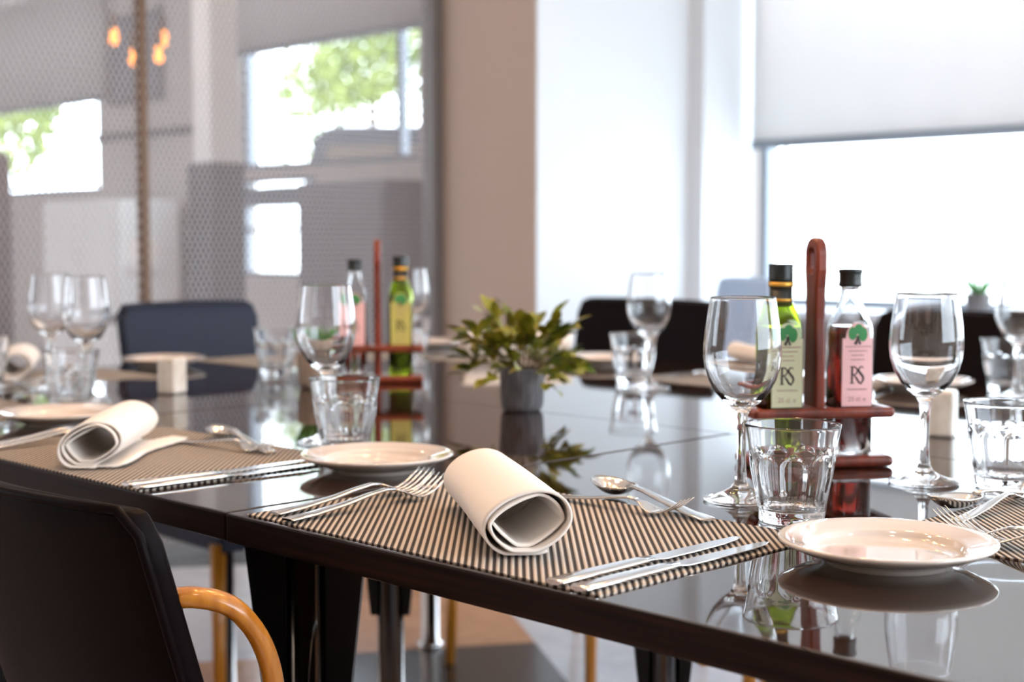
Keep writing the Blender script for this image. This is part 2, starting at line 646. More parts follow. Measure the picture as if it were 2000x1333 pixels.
blind('roller_blind', 'pale translucent roller blind half down over the wide right window', -3.375, -1.31, 4.72, 1.375, 2.83, M['blind'])
blind('roller_blind', 'pale roller blind beside the first, further right on the wide window', -1.29, 0.69, 4.72, 1.375, 2.83, M['blind'])
blind('roller_blind', 'grey roller blind over the window seen through the mesh, nearer the column', -7.10, -5.29, 4.73, 2.06, 2.74, M['blind_grey'])
blind('roller_blind', 'grey roller blind at the far left seen through the mesh', -10.75, -8.44, 4.73, 1.92, 2.74, M['blind_grey'])

# mesh partition between the rooms
PX = -3.985
t = thing('mesh_partition', 'tall semi-transparent metal mesh screen dividing the two rooms', 'screen', (PX, 2.4, 0))
vs, fs = [], []
for (ya, yb) in ((-5.4, -0.05), (-0.03, 1.135)):
    mb = MB()
    mb.box(-0.0008, 0.0008, ya, yb, 0.04, 2.96)
    mb.build('mesh_panel', M['mesh'], t)
MB().box(-0.02, 0.02, -0.052, -0.028, 0.0, 3.0).build('post', M['bronze'], t, bevel=0.003)
f = MB()
f.box(-0.02, 0.03, 1.135, 1.198, 0.0, 3.0)
f.build('end_frame', M['dframe'], t, bevel=0.004)
f = MB()
f.box(-0.02, 0.02, -5.4, 1.135, 0.0, 0.04)
f.build('bottom_rail', M['dframe'], t)
f = MB()
f.box(-0.02, 0.02, -5.4, 1.135, 2.96, 3.0)
f.build('top_rail', M['dframe'], t)

# ------------------------------------------------------------------ next room, seen through the mesh
t = bpy.data.objects.new('wall_pillar', None)
C.objects.link(t)
t.location = (-5.11, 3.37, 0)
tag(t, 'square pillar beyond the mesh, white above and dark clad below', 'pillar', kind='structure')
MB().box(-0.065, 0.065, -0.065, 0.065, 1.335, 3.0).build('upper_shaft', M['paleblock'], t)
MB().box(-0.085, 0.085, -0.085, 0.085, 0, 1.335).build('cladding', M['darkclad'], t, bevel=0.004)

t = thing('picture', 'dark grey framed panel on the wall between the windows beyond the mesh', 'picture', (-8.08, WY, 1.88))
MB().box(-0.31, 0.31, -0.03, -0.001, 0, 0.56).build('frame', M['dframe'], t, bevel=0.004)
MB().box(-0.28, 0.28, -0.034, -0.03, 0.03, 0.53).build('print', M['greypaint'], t)
struct(MB().box(-8.58, -7.0, WY - 0.025, WY - 0.001, 1.66, 1.71).build('trim_2', M['dframe']), 'dark dado rail between the windows beyond the mesh')

# lounge chair with a pale round cushion
t = thing('lounge_chair', 'tall round-backed brown lounge chair behind the mesh at the far left', 'chair', (-5.95, 2.80, 0), R(135 + 20))
prof = [(0.29 * math.cos(a) * (1.0 if math.sin(a) > 0 else 0.92), 0.98 + 0.42 * math.sin(a)) for a in [2 * PI * i / 36 for i in range(36)]]
MB().prism(prof, -0.07, 0.07, 'y', True).build('backrest', M['brownchair'], t, bevel=0.04, segs=4)
MB().box(-0.28, 0.28, -0.02, 0.56, 0.36, 0.48).build('seat', M['brownchair'], t, bevel=0.04, segs=4)
for sx_ in (-1, 1):
    for yy in (0.02, 0.5):
        MB().tube([(sx_ * 0.22, yy, 0), (sx_ * 0.22, yy, 0.37)], 0.018).build('leg', M['cable'], t)
t2 = thing('round_cushion', 'round cream cushion on the brown lounge chair at far left', 'cushion', (-5.815, 2.655, 0.48), R(155))
MB().sphere((0, 0.10, 0.60), 0.10, 10, 1.0).build('cushion_pad', M['cream'], t2)
t2.children[0].scale = (1, 0.4, 1)

# side table and lamp beside the partition
t = thing('side_table', 'small dark side table beyond the mesh, under the white lamp', 'table', (-4.95, 2.93, 0))
MB().lathe([(0.001, 0.70), (0.20, 0.70), (0.20, 0.725), (0.001, 0.725)], 32).build('table_top', M['darkclad'], t)
MB().lathe([(0.02, 0.02), (0.02, 0.70)], 16).build('stem', M['dframe'], t)
MB().lathe([(0.001, 0.0), (0.16, 0.0), (0.16, 0.015), (0.02, 0.025)], 32).build('base', M['dframe'], t)
t = thing('table_lamp', 'small white-shaded lamp on the side table beyond the mesh', 'lamp', (-4.95, 2.93, 0.725))
MB().lathe([(0.001, 0), (0.05, 0), (0.05, 0.012), (0.01, 0.02), (0.01, 0.15)], 24).build('base', M['dframe'], t)
MB().lathe([(0.075, 0.15), (0.055, 0.29)], 32).build('lamp_shade', M['paleblock'], t, solid=0.002)

# grey sideboard and pale cabinet under the windows
t = thing('sideboard', 'grey sideboard under the window beyond the mesh, beside the column', 'cabinet', (-5.40, 4.45, 0))
MB().box(-0.33, 0.33, -0.20, 0.20, 0.06, 1.30).build('body', M['greypaint'], t, bevel=0.006)
for k in range(2):
    d = MB().box(-0.32 + 0.325 * k, -0.005 + 0.325 * k, -0.215, -0.201, 0.1, 1.26).build('door', M['greypaint'], t, bevel=0.004)
    MB().box(-0.05 + 0.09 * k, -0.03 + 0.09 * k, -0.232, -0.216, 0.55, 0.70).build('handle', M['steel'], d)
for sx_ in (-0.29, 0.29):
    for yy in (-0.16, 0.16):
        MB().box(sx_ - 0.02, sx_ + 0.02, yy - 0.02, yy + 0.02, 0, 0.06).build('leg', M['dframe'], t)
t = thing('low_cabinet', 'pale low cabinet under the leftmost window beyond the mesh', 'cabinet', (-7.9, 4.45, 0))
MB().box(-0.45, 0.45, -0.2, 0.2, 0.05, 1.26).build('body', M['paleblock'], t, bevel=0.006)
for k in range(2):
    d = MB().box(-0.43 + 0.44 * k, -0.01 + 0.44 * k, -0.215, -0.201, 0.1, 1.22).build('door', M['paleblock'], t, bevel=0.004)
    MB().box(-0.05 + 0.09 * k, -0.03 + 0.09 * k, -0.232, -0.216, 0.6, 0.75).build('handle', M['steel'], d)
MB().box(-0.43, 0.43, -0.18, 0.18, 0, 0.05).build('plinth', M['dframe'], t)


# ------------------------------------------------------------------ pendant lamps
def pendant(name, label, bulbs, hub, group=None, bm_='bulb'):
    t = thing(name, label, 'lamp', (hub[0], hub[1], H), 0, group)
    MB().lathe([(0.001, -0.001), (0.09, -0.001), (0.09, -0.025), (0.001, -0.03)], 32).build('ceiling_rose', M['cable'], t)
    for (x, y, z) in bulbs:
        dx, dy, dz = x - hub[0], y - hub[1], z - H
        k = 0.75
        MB().tube(smooth_path([(dx * 0.15, dy * 0.15, -0.03), (dx * k, dy * k, -0.28), (dx, dy, -0.5), (dx, dy, dz + 0.10)], 5), 0.003, 6).build('cord', M['cable'], t)
        s = MB().lathe([(0.001, 0.11), (0.016, 0.11), (0.017, 0.045), (0.012, 0.045)], 16, (dx, dy, dz)).build('socket', M['bronze'], t)
        MB().lathe([(0.0005, -0.038), (0.012, -0.036), (0.024, -0.026), (0.030, -0.008), (0.028, 0.012), (0.018, 0.034), (0.012, 0.046)] if bm_ == 'bulb' else [(0.0005, -0.026), (0.012, -0.022), (0.019, -0.006), (0.017, 0.014), (0.011, 0.046)], 20, (dx, dy, dz)).build('bulb', M[bm_], s)
    return t


def along(px, py, Z):
    X, Y = (px - 1000) / 2800 * Z, 1.006 + (475 - py) / 2800 * Z
    return ((X - Z) * 0.7071, (X + Z) * 0.7071, Y)


pendant('pendant_lamp', 'cluster of warm bare bulbs hanging beyond the mesh partition', [along(232, 82, 6.3), along(270, 121, 6.0), along(318, 116, 6.2), along(328, 86, 6.5)], along(285, 0, 6.25), bm_='bulb_dim')
pendant('pendant_lamp', 'cluster of warm bare bulbs hanging above the middle of the table',
        [(-1.25, 1.02, 1.93), (-1.62, 1.12, 2.02), (-1.02, 1.36, 1.98), (-1.48, 1.46, 1.90), (-1.80, 1.62, 1.98), (-1.20, 1.72, 2.04)], (-1.40, 1.40))
for i, (x, y) in enumerate(((-0.4, 0.2), (-2.2, 0.2), (1.2, 1.6), (-0.4, -1.6), (-2.4, -1.6), (-4.75, 3.0), (-5.3, 2.4), (-6.6, 2.6))):  # out-of-view fill, added to brighten the table room and the pillar
    t = thing('ceiling_light', 'unseen round warm fill light added to the ceiling above the picture', 'light', (x, y, H), 0, 'added ceiling fill lights above the rooms')
    MB().lathe([(0.11, -0.001), (0.125, -0.001), (0.125, -0.012), (0.11, -0.012)], 32, closed=True).build('rim', M['steel'], t)
    MB().lathe([(0.001, -0.004), (0.109, -0.004), (0.109, -0.008), (0.001, -0.008)], 32).build('diffuser', M['downlight'], t)


# ------------------------------------------------------------------ outside
struct(MB().box(-60, 40, WO + 0.02, 60, -0.4, -0.15).build('ground_street', M['street']), 'pale paved street outside the windows')
struct(MB().box(-9, 30, 22, 23, -0.15, 9).build('wall_facade', M['facade']), 'white building facade across the street')


def tree(x, y, h, r, n, seed, label):
    t = thing('street_tree', label, 'tree', (x, y, -0.15), 0)
    q = random.Random(seed)
    MB().tube(smooth_path([(0, 0, 0), (0.05, 0.02, h * 0.3), (-0.03, 0.05, h * 0.62), (0.02, 0, h * 0.8)], 5), [0.13, 0.12, 0.12, 0.11, 0.11, 0.10, 0.10, 0.09, 0.09, 0.08, 0.08, 0.07, 0.06, 0.05, 0.04, 0.03], 10).build('trunk', M['bark'], t)
    vs, fs = [], []
    blobs = [(Vector((q.uniform(-r, r) * 0.7, q.uniform(-r, r) * 0.7, h * 0.62 + q.uniform(-r, r) * 0.75)), r * q.uniform(0.35, 0.6)) for _ in range(11)]
    for _ in range(n):
        c, br = q.choice(blobs)
        d = Vector((q.gauss(0, 1), q.gauss(0, 1), q.gauss(0, 1))).normalized() * br * q.uniform(0.6, 1.05)
        p = c + d
        a = Vector((q.gauss(0, 1), q.gauss(0, 1), q.gauss(0, 1))).normalized()
        b = a.orthogonal().normalized()
        s_ = q.uniform(0.07, 0.14)
        k = len(vs)
        vs += [p - a * s_, p + b * s_ * 0.45, p + a * s_, p - b * s_ * 0.45]
        fs.append((k, k + 1, k + 2, k + 3))
    mb = MB()
    mb.add(vs, fs)
    mb.build('crown', M['treeleaf'], t)
    return t


tree(-17.4, 17.6, 6.6, 1.9, 3200, 3, 'bright green street tree outside, in the middle of the near window')
tree(-22.5, 18.5, 7.2, 1.9, 3000, 4, 'bright green street tree outside, behind the van')
tree(-12.4, 15.2, 5.4, 1.6, 3000, 5, 'street tree outside at the right side of the window beside the column')
tree(-20.5, 9.4, 5.2, 1.3, 2000, 6, 'street tree outside the leftmost window')

t = thing('parked_van', 'dark grey van parked outside the window beyond the mesh', 'van', (-12.8, 10.6, -0.15), R(45))
pr = [(-0.85, 0.35), (0.85, 0.35), (0.88, 1.5), (0.74, 2.36), (0.55, 2.50), (-0.55, 2.50), (-0.74, 2.36), (-0.88, 1.5)]
MB().prism(pr, 0.0, 4.4, 'y').build('body', M['van'], t, bevel=0.06, segs=3)
MB().prism([(-0.64, 1.85), (0.64, 1.85), (0.56, 2.28), (-0.56, 2.28)], -0.012, 0.004, 'y').build('rear_window', M['vanglass'], t)
for sx_ in (-0.8, 0.8):
    for yy in (0.8, 3.5):
        MB().tube([(sx_ - 0.1, yy, 0.34), (sx_ + 0.1, yy, 0.34)], 0.34, 24).build('wheel', M['rubber'], t)

# ------------------------------------------------------------------ tables
TH = 0.028


def tabletop(t, x0, x1, y0, y1, ox, oy, bev=0.0015):
    mb = MB().box(x0 - ox, x1 - ox, y0 - oy, y1 - oy, TOPZ - TH, TOPZ)
    o = mb.build('tabletop', M['wood'], t, bevel=bev)
    o.data.materials.append(M['wood_edge'])
    for p in o.data.polygons:
        if abs(p.normal.z) < 0.5:
            p.material_index = 1
    return o


def pedestal_leg(t, x, y, r=0.022, fin=0.33):
    """chrome tube with two black tapered brackets under the top"""
    l = MB().lathe([(0.001, 0.0), (r + 0.012, 0.0), (r + 0.012, 0.012), (r, 0.014), (r, TOPZ - TH), (0.001, TOPZ - TH)], 32, (x, y, 0)).build('leg', M['chrome'], t)
    f = MB()
    z1 = TOPZ - TH
    for a in (PI / 4, 5 * PI / 4):
        m = Matrix.Translation((x, y, 0)) @ Matrix.Rotation(a, 4, 'Z')
        pts = [(r * 0.95, z1), (r + 0.046, z1), (r + 0.010, z1 - fin), (r * 0.95, z1 - fin)]
        vs = [m @ Vector((u, s, z)) for s in (-0.014, 0.014) for u, z in pts]
        f.add(vs, [(3, 2, 1, 0), (4, 5, 6, 7), (0, 1, 5, 4), (1, 2, 6, 5), (2, 3, 7, 6), (3, 0, 4, 7)])
    f.build('bracket', M['black'], l)
    return l


def table(label, x0, x1, y0, y1, legs, bev=0.0024):
    ox, oy = (x0 + x1) / 2, (y0 + y1) / 2
    t = thing('dining_table', label, 'table', (ox, oy, 0), 0)
    tabletop(t, x0, x1, y0, y1, ox, oy, bev)
    for (x, y) in legs:
        pedestal_leg(t, x - ox, y - oy)
    return t


YN, YM, YF = 0.760, 1.562, 2.425
XE, X1_, X2_, X3_ = -0.335, -1.1465, -1.886, -2.72
g = 0.0018
table('dark wooden table nearest the viewer, holding the rolled napkin and bread plate in front', X1_ + g, XE, YN, YM - 0.0002, [(-0.50, 0.95), (-0.50, 1.40), (-0.78, 1.40)])
table('dark wooden table in the middle of the near row, left of the nearest one', X2_ + 0.003, X1_ - g, YN + 0.002, YM - 0.0002, [(-1.225, 0.915), (-1.205, 1.495), (-1.80, 1.515), (-1.80, 0.92)])
table('dark wooden table at the left end of the near row', X3_, X2_ - 0.003, YN + 0.002, YM - 0.0002, [(-1.98, 0.92), (-2.62, 0.92), (-2.62, 1.46)])
table('dark wooden table at the right of the far row, under the oil and vinegar stand', -1.5199, XE, YM + 0.0002, YF, [(-0.50, 2.28), (-0.50, 1.75), (-1.43, 2.30)], 0.0002)
table('dark wooden table at the left of the far row, under the potted succulent', X3_, -1.5201, YM + 0.0002, YF, [(-1.60, 2.32), (-2.64, 2.35), (-2.60, 1.72)], 0.0002)


# ------------------------------------------------------------------ chairs
def make_chair(name, label, loc, rz, m, hz=0.86, w=0.215, group='leather armchairs round the dining table', arms=True, az=0.0, curv=0.022, rec=0.17):
    t = thing(name, label, 'chair', loc, rz, group)
    # backrest: concave, reclined slab with rounded top corners
    z0, z1 = 0.40, hz
    th = 0.030
    nx, nz = 18, 14

    def pt(u, v, s):
        # u -1..1, v 0..1
        z = z0 + (z1 - z0) * v
        zz = z0 + (z1 - z0) * v
        hw = w * (0.93 + 0.07 * v)
        x = u * hw
        top_drop = 0.003 * u * u
        rc = 0.017
        e = 1.0
        if z1 - zz < rc and v > 0.5:
            k = (rc - (z1 - zz)) / rc
            e = 1 - (1 - math.sqrt(max(0.0, 1 - k * k))) * rc / hw * 0.8
        x *= e
        y = -0.205 - 0.17 * (hz - 0.45) + rec * (hz - z) + curv * (u * u) + s * th * 0.5 * (1 - 0.25 * abs(u) ** 6)
        return Vector((x, y, z - top_drop * v))
    rings = []
    for j in range(nz + 1):
        v = j / nz
        ring = [pt(-1 + 2 * i / nx, v, 1) for i in range(nx + 1)] + [pt(1 - 2 * i / nx, v, -1) for i in range(nx + 1)]
        rings.append(ring)
    mb = MB().rings(rings, True, True)
    b = mb.build('backrest', m, t, bevel=0.008, segs=3)
    pp = [pt(-1, v, -1) for v in (0.1, 0.3, 0.5, 0.7, 0.85, 0.95)] + [pt(-0.97 + 1.94 * i / 20, 1, -1) for i in range(21)] + [pt(1, v, -1) for v in (0.95, 0.85, 0.7, 0.5, 0.3, 0.1)]
    MB().tube(pp, 0.0042, 8).build('piping', m, b)
    # seat
    o = [(-0.21, -0.20), (0.21, -0.20), (0.235, 0.22), (-0.235, 0.22)]
    MB().prism(o, 0.405, 0.465, 'z').build('seat', m, t, bevel=0.022, segs=4)
    MB().prism([(-0.20, -0.19), (0.20, -0.19), (0.22, 0.20), (-0.22, 0.20)], 0.36, 0.404, 'z').build('seat_frame', m, t, bevel=0.006)
    for s in (-1, 1):
        if arms:
            path = smooth_path([(s * 0.200, -0.192, 0.652 + az), (s * 0.226, -0.168, 0.658 + az), (s * 0.239, -0.137, 0.645 + az), (s * 0.244, -0.112, 0.605 + az), (s * 0.246, -0.104, 0.545 + az), (s * 0.244, -0.108, 0.46 + az * 0.5), (s * 0.225, -0.125, 0.39)], 6)
            MB().tube(path, 0.0088, 14, True, 1.45).build('armrest', M['honey'], t)
        MB().tube([(s * 0.225, 0.195, 0.0), (s * 0.215, 0.18, 0.38)], [0.012, 0.017], 16).build('leg', M['honey'], t)
        MB().tube([(s * 0.205, -0.235, 0.0), (s * 0.195, -0.17, 0.38)], [0.012, 0.017], 16).build('leg', M['honey'], t)
    return t


make_chair('dining_chair', 'dark leather armchair with honey bentwood arms in the left foreground', (-1.214, 0.822, 0), R(-5), M['leather'], 0.797, w=0.235, az=0.058, curv=0.05, rec=0.30)
# far side, facing the near edge
make_chair('dining_chair', 'dark leather chair on the far side, behind the leafy potted plant', (-2.265, 2.475, 0), R(180), M['leather'], 0.866)
make_chair('dining_chair', 'dark leather chair on the far side, behind the vinegar bottle', (-1.405, 2.475, 0), R(180), M['leather'], 0.862)
make_chair('dining_chair', 'navy leather chair at the left end of the table, before the mesh screen', (-2.70, 1.868, 0), R(-90), M['leather_navy'], 0.864, w=0.187)
make_chair('dining_chair', 'window chair painted pale blue for reflected sky, behind the wine glass and oil bottle', (-3.07, 3.86, 0), R(150), M['blueup'], 0.885, group='chairs beyond the table')


# ------------------------------------------------------------------ tableware
def wine_glass():
    t = thing('wine_glass', '', 'glass')
    out = [(0.0005, 0.0), (0.030, 0.0), (0.0365, 0.0006), (0.0372, 0.0018), (0.0362, 0.0028), (0.028, 0.0052), (0.018, 0.0085), (0.0095, 0.0135), (0.0062, 0.020), (0.0050, 0.030), (0.0046, 0.045), (0.0047, 0.062), (0.0053, 0.076), (0.0066, 0.086), (0.0100, 0.0925),
           (0.0180, 0.0985), (0.0270, 0.1085), (0.0335, 0.1210), (0.0372, 0.1340), (0.0384, 0.1450), (0.0382, 0.1560), (0.0370, 0.1690), (0.0350, 0.1830), (0.0330, 0.1960), (0.0322, 0.2008), (0.03198, 0.2020), (0.0318, 0.2025)]
    inn = [(0.03145, 0.2027), (0.0311, 0.2025), (0.03095, 0.2020), (0.0312, 0.2008), (0.0319, 0.1960), (0.0339, 0.1830), (0.0359, 0.1690), (0.0371, 0.1560), (0.0373, 0.1450), (0.0360, 0.1340), (0.0322, 0.1225), (0.0252, 0.1110), (0.0160, 0.1020), (0.0080, 0.0985), (0.0005, 0.0978)]
    MB().lathe(out + inn, 64).build('bowl_and_stem', M['glass'], t)
    return t


def tumbler():
    t = thing('tumbler', '', 'glass')
    n = 108
    nf = 9
    # z, plain radius, facet amount
    prof = [(0.0, 0.0290, 0.0), (0.0012, 0.0305, 0.2), (0.006, 0.0315, 0.9), (0.014, 0.0324, 1), (0.024, 0.0341, 1), (0.034, 0.0362, 1), (0.043, 0.0382, 1), (0.050, 0.0393, 1), (0.055, 0.0397, 0.9), (0.059, 0.0396, 0.6), (0.062, 0.0395, 0.25), (0.065, 0.0396, 0.05), (0.070, 0.0402, 0), (0.078, 0.0416, 0), (0.086, 0.0432, 0), (0.0898, 0.0441, 0)]
    rings = []
    for z, r, f in prof:
        ring = []
        for i in range(n):
            a = 2 * PI * i / n
            ph = (a * nf / (2 * PI)) % 1.0
            d = abs(ph - 0.5) * 2          # 0 mid facet .. 1 on the rib
            zr = z
            ff = f
            if 0.045 < z < 0.068:           # arched facet tops
                zc = 0.0655 - 0.011 * d * d
                ff = max(0.0, min(1.0, (zc - z) / 0.004))
            rr = r * (1 - 0.050 * ff * (1 - d ** 1.6)) + 0.0004 * ff
            ring.append((rr * math.cos(a), rr * math.sin(a), zr))
        rings.append(ring)
    # extra dense rows round the arches
    dense = []
    zs = [0.0, 0.0012, 0.004, 0.008, 0.014, 0.02, 0.027, 0.034, 0.041, 0.046] + [0.048 + 0.0012 * k for k in range(17)] + [0.070, 0.074, 0.080, 0.086, 0.0894]
    for z in zs:
        r, f = lerp_tab([(a, b, c) for a, b, c in prof], z)
        ring = []
        for i in range(n):
            a = 2 * PI * i / n
            ph = (a * nf / (2 * PI)) % 1.0
            d = abs(ph - 0.5) * 2
            zc = 0.0655 - 0.012 * d * d
            ff = min(1.0, z / 0.004) * max(0.0, min(1.0, (zc - z) / 0.0035))
            rr = r * (1 - 0.055 * ff * (1 - d ** 1.8))
            ring.append((rr * math.cos(a), rr * math.sin(a), z))
        dense.append(ring)

    def circ(r, z):
        return [(r * math.cos(2 * PI * i / n), r * math.sin(2 * PI * i / n), z) for i in range(n)]
    dense = [circ(0.0005, 0.0016), circ(0.018, 0.0014), circ(0.026, 0.0)] + dense + [circ(0.04400, 0.0900), circ(0.0436, 0.0904), circ(0.0429, 0.0904), circ(0.0425, 0.0900), circ(0.0421, 0.0885), circ(0.0395, 0.076), circ(0.0378, 0.064), circ(0.0368, 0.052), circ(0.0348, 0.040), circ(0.0322, 0.028), circ(0.0298, 0.0165), circ(0.028, 0.0125), circ(0.022, 0.0108), circ(0.010, 0.0102), circ(0.0005, 0.010)]
    MB().rings(dense, True, False).build('tumbler_body', M['glass'], t)
    return t


def plate():
    t = thing('bread_plate', '', 'plate')
    out = [(0.0005, 0.0028), (0.044, 0.0028), (0.046, 0.0), (0.0505, 0.0), (0.0515, 0.003), (0.060, 0.0062), (0.072, 0.0105), (0.082, 0.0148), (0.0858, 0.0172), (0.0866, 0.0186), (0.0858, 0.0198), (0.0840, 0.0200),
           (0.078, 0.0182), (0.068, 0.0156), (0.0620, 0.0144), (0.0605, 0.0134), (0.0590, 0.0104), (0.0565, 0.0078), (0.046, 0.0068), (0.030, 0.0066), (0.0005, 0.0064)]
    MB().lathe(out, 96).build('dish', M['china'], t)
    return t


def loft(stations, n=10):
    """stations: (y, halfwidth, zmid, halfthick)"""
    rings = []
    for y, hw, z, ht in stations:
        ring = []
        for i in range(n * 2):
            a = 2 * PI * i / (n * 2)
            ca, sa = math.cos(a), math.sin(a)
            ring.append((hw * math.copysign(abs(ca) ** 0.6, ca), y, z + ht * math.copysign(abs(sa) ** 0.8, sa)))
        rings.append(ring)
    return rings


def fork(L=0.205):
    k = L / 0.205
    t = thing('fork', '', 'fork')
    h = [(0, 0.0070, 0.0030, 0.0010), (0.002, 0.0085, 0.0030, 0.0014), (0.03, 0.0080, 0.0042, 0.0016), (0.07, 0.0062, 0.0080, 0.0016), (0.10, 0.0044, 0.0125, 0.0017), (0.122, 0.0034, 0.0150, 0.0018), (0.133, 0.0036, 0.0138, 0.0016)]
    MB().rings(loft([(y * k, w * k, z * k, q * k) for y, w, z, q in h])).build('handle', M['steel'], t, bevel=0.0)
    hd = [(0.133, 0.0036, 0.0138, 0.0015), (0.141, 0.0070, 0.0112, 0.0012), (0.148, 0.0112, 0.0080, 0.0010), (0.155, 0.0125, 0.0055, 0.0009), (0.162, 0.0126, 0.0042, 0.0009)]
    mb = MB().rings(loft([(y * k, w * k, z * k, q * k) for y, w, z, q in hd]))
    for i in range(4):
        x = (-0.0107 + 0.00713 * i)
        st = [(0.160, 0.0018, 0.0042, 0.0009), (0.170, 0.0018, 0.0056, 0.0009), (0.181, 0.0016, 0.0100, 0.0009), (0.192, 0.0013, 0.0165, 0.0008), (0.200, 0.0006, 0.0225, 0.0005)]
        rr = loft([(y * k, w * k, z * k, q * k) for y, w, z, q in st], 5)
        mb.rings([[(p[0] + x * k, p[1], p[2]) for p in r] for r in rr])
    mb.build('tines', M['steel'], t)
    return t


def spoon(L=0.185):
    k = L / 0.185
    t = thing('spoon', '', 'spoon')
    h = [(0, 0.0066, 0.0030, 0.0010), (0.002, 0.0080, 0.0030, 0.0013), (0.03, 0.0072, 0.0042, 0.0015), (0.07, 0.0054, 0.0085, 0.0016), (0.10, 0.0040, 0.0125, 0.0017), (0.118, 0.0034, 0.0135, 0.0017), (0.128, 0.0040, 0.0122, 0.0014)]
    MB().rings(loft([(y * k, w * k, z * k, q * k) for y, w, z, q in h])).build('handle', M['steel'], t)
    vs, fs = [], []
    nr, na = 8, 32
    for j in range(nr + 1):
        r = j / nr
        for i in range(na):
            a = 2 * PI * i / na
            x = 0.0185 * r * math.cos(a) * (1 - 0.12 * math.sin(a))
            y = 0.155 + 0.030 * r * math.sin(a)
            rim = 0.0115 + 0.0035 * max(0, math.sin(a)) * r
            z = 0.0016 + (rim - 0.0016) * r ** 2.2
            vs.append((x * k, y * k, z * k))
    for j in range(nr):
        for i in range(na):
            fs.append((j * na + i, j * na + (i + 1) % na, (j + 1) * na + (i + 1) % na, (j + 1) * na + i))
    mb = MB()
    mb.add(vs, fs, True)
    mb.build('bowl', M['steel'], t, solid=0.0011)
    return t


def knife(L=0.235):
    k = L / 0.235
    t = thing('table_knife', '', 'knife')
    h = [(0, 0.0070, 0.0026, 0.0016), (0.003, 0.0090, 0.0027, 0.0023), (0.05, 0.0082, 0.0029, 0.0026), (0.10, 0.0068, 0.0029, 0.0025), (0.113, 0.0064, 0.0028, 0.0020)]
    MB().rings(loft([(y * k, w * k, z, q) for y, w, z, q in h])).build('handle', M['steel'], t)
    # blade outline lying flat
    o = [(-0.0058, 0.112), (0.0058, 0.112), (0.0098, 0.122), (0.0102, 0.165), (0.0090, 0.200), (0.0050, 0.224), (0.0005, 0.235), (-0.0042, 0.228), (-0.0055, 0.20), (-0.0060, 0.15)]
    MB().prism([(x * k, y * k) for x, y in o], 0.0022, 0.0034, 'z').build('blade', M['steel'], t, bevel=0.0005)
    return t


def napkin_mesh(L=0.25, hw=0.0355, hh=0.026, seed=1, turns=2.35, flap=0.03):
    q = random.Random(seed)
    ph = [q.uniform(0, 6.28) for _ in range(6)]
    nt, nl = 150, 26
    vs, fs = [], []

    def sect(s, l):
        """s: 0 inner .. 1 outer end, l: 0 front .. 1 back"""
        a = 2 * PI * turns * (s - 1) + R(-62) + 0.10 * math.sin(l * 2.2 + ph[0])
        k = 0.74 + 0.26 * s
        k += 0.03 * math.sin(3 * a + ph[1] + l * 2) * (1 - s)
        n = 1.22 + 0.85 * s
        ca, sa = math.cos(a), math.sin(a)
        x = hw * k * math.copysign(abs(ca) ** (2 / n), ca)
        z = hh * k * math.copysign(abs(sa) ** (2 / n), sa)
        lift = hh * (1 + 0.02 * math.sin(l * 5 + ph[2]))
        z += lift
        # flatten on the table, layers stacked
        base = 0.0015 + 0.0028 * turns * (1 - s)
        if z < base:
            z = base + (z - base) * 0.05
        x *= 1 + 0.025 * math.sin(l * 4.0 + ph[3])
        x += 0.30 * (z - hh) * (1 - 0.5 * l)
        x += 0.004 * math.sin(z * 60 + ph[5]) * 0.4
        return x, z
    for i in range(nt + 1):
        s = i / nt
        for j in range(nl + 1):
            l = j / nl
            x, z = sect(s, l)
            y = -L / 2 + L * l
            # layers end at slightly different places, like folded cloth
            edge = 0.004 * math.sin(9 * s + ph[4]) + 0.006 * (s - 0.5)
            y += -edge if l < 0.5 else edge
            vs.append((x, y, z))
    for i in range(nt):
        for j in range(nl):
            a = i * (nl + 1) + j
            fs.append((a, a + 1, a + nl + 2, a + nl + 1))
    # loose outer flap lying on the table
    return vs, fs


def napkin(x, y, rz, label, seed, L=0.25, hw=0.0355, hh=0.026, turns=2.35, flap=0.0, z=0.7516):
    vs, fs = napkin_mesh(L, hw, hh, seed, turns)
    mb = MB()
    mb.add(vs, fs, True)
    if flap:
        n = 12
        fv, ff = [], []
        for i in range(n + 1):
            l = i / n
            yy = -L / 2 + L * l
            w2 = flap * (0.10 + 1.1 * l * l + 0.10 * math.sin(9 * l))
            fv += [(-hw * 0.2 + hw * 0.0, yy, 0.0015), (hw * 0.8, yy, 0.0016), (hw + w2 * 0.5, yy + 0.004, 0.004 + 0.003 * math.sin(7 * l)), (hw + w2, yy + 0.01, 0.0028)]
        for i in range(n):
            for j in range(3):
                a = i * 4 + j
                ff.append((a, a + 1, a + 5, a + 4))
        mb.add(fv, ff, True)
    o = mb.build('rolled_napkin', M['cloth'], None, solid=0.0024)
    o.location = (x, y, z)
    o.rotation_euler = (0, 0, rz)
    return tag(o, label, 'napkin', 'rolled napkins')


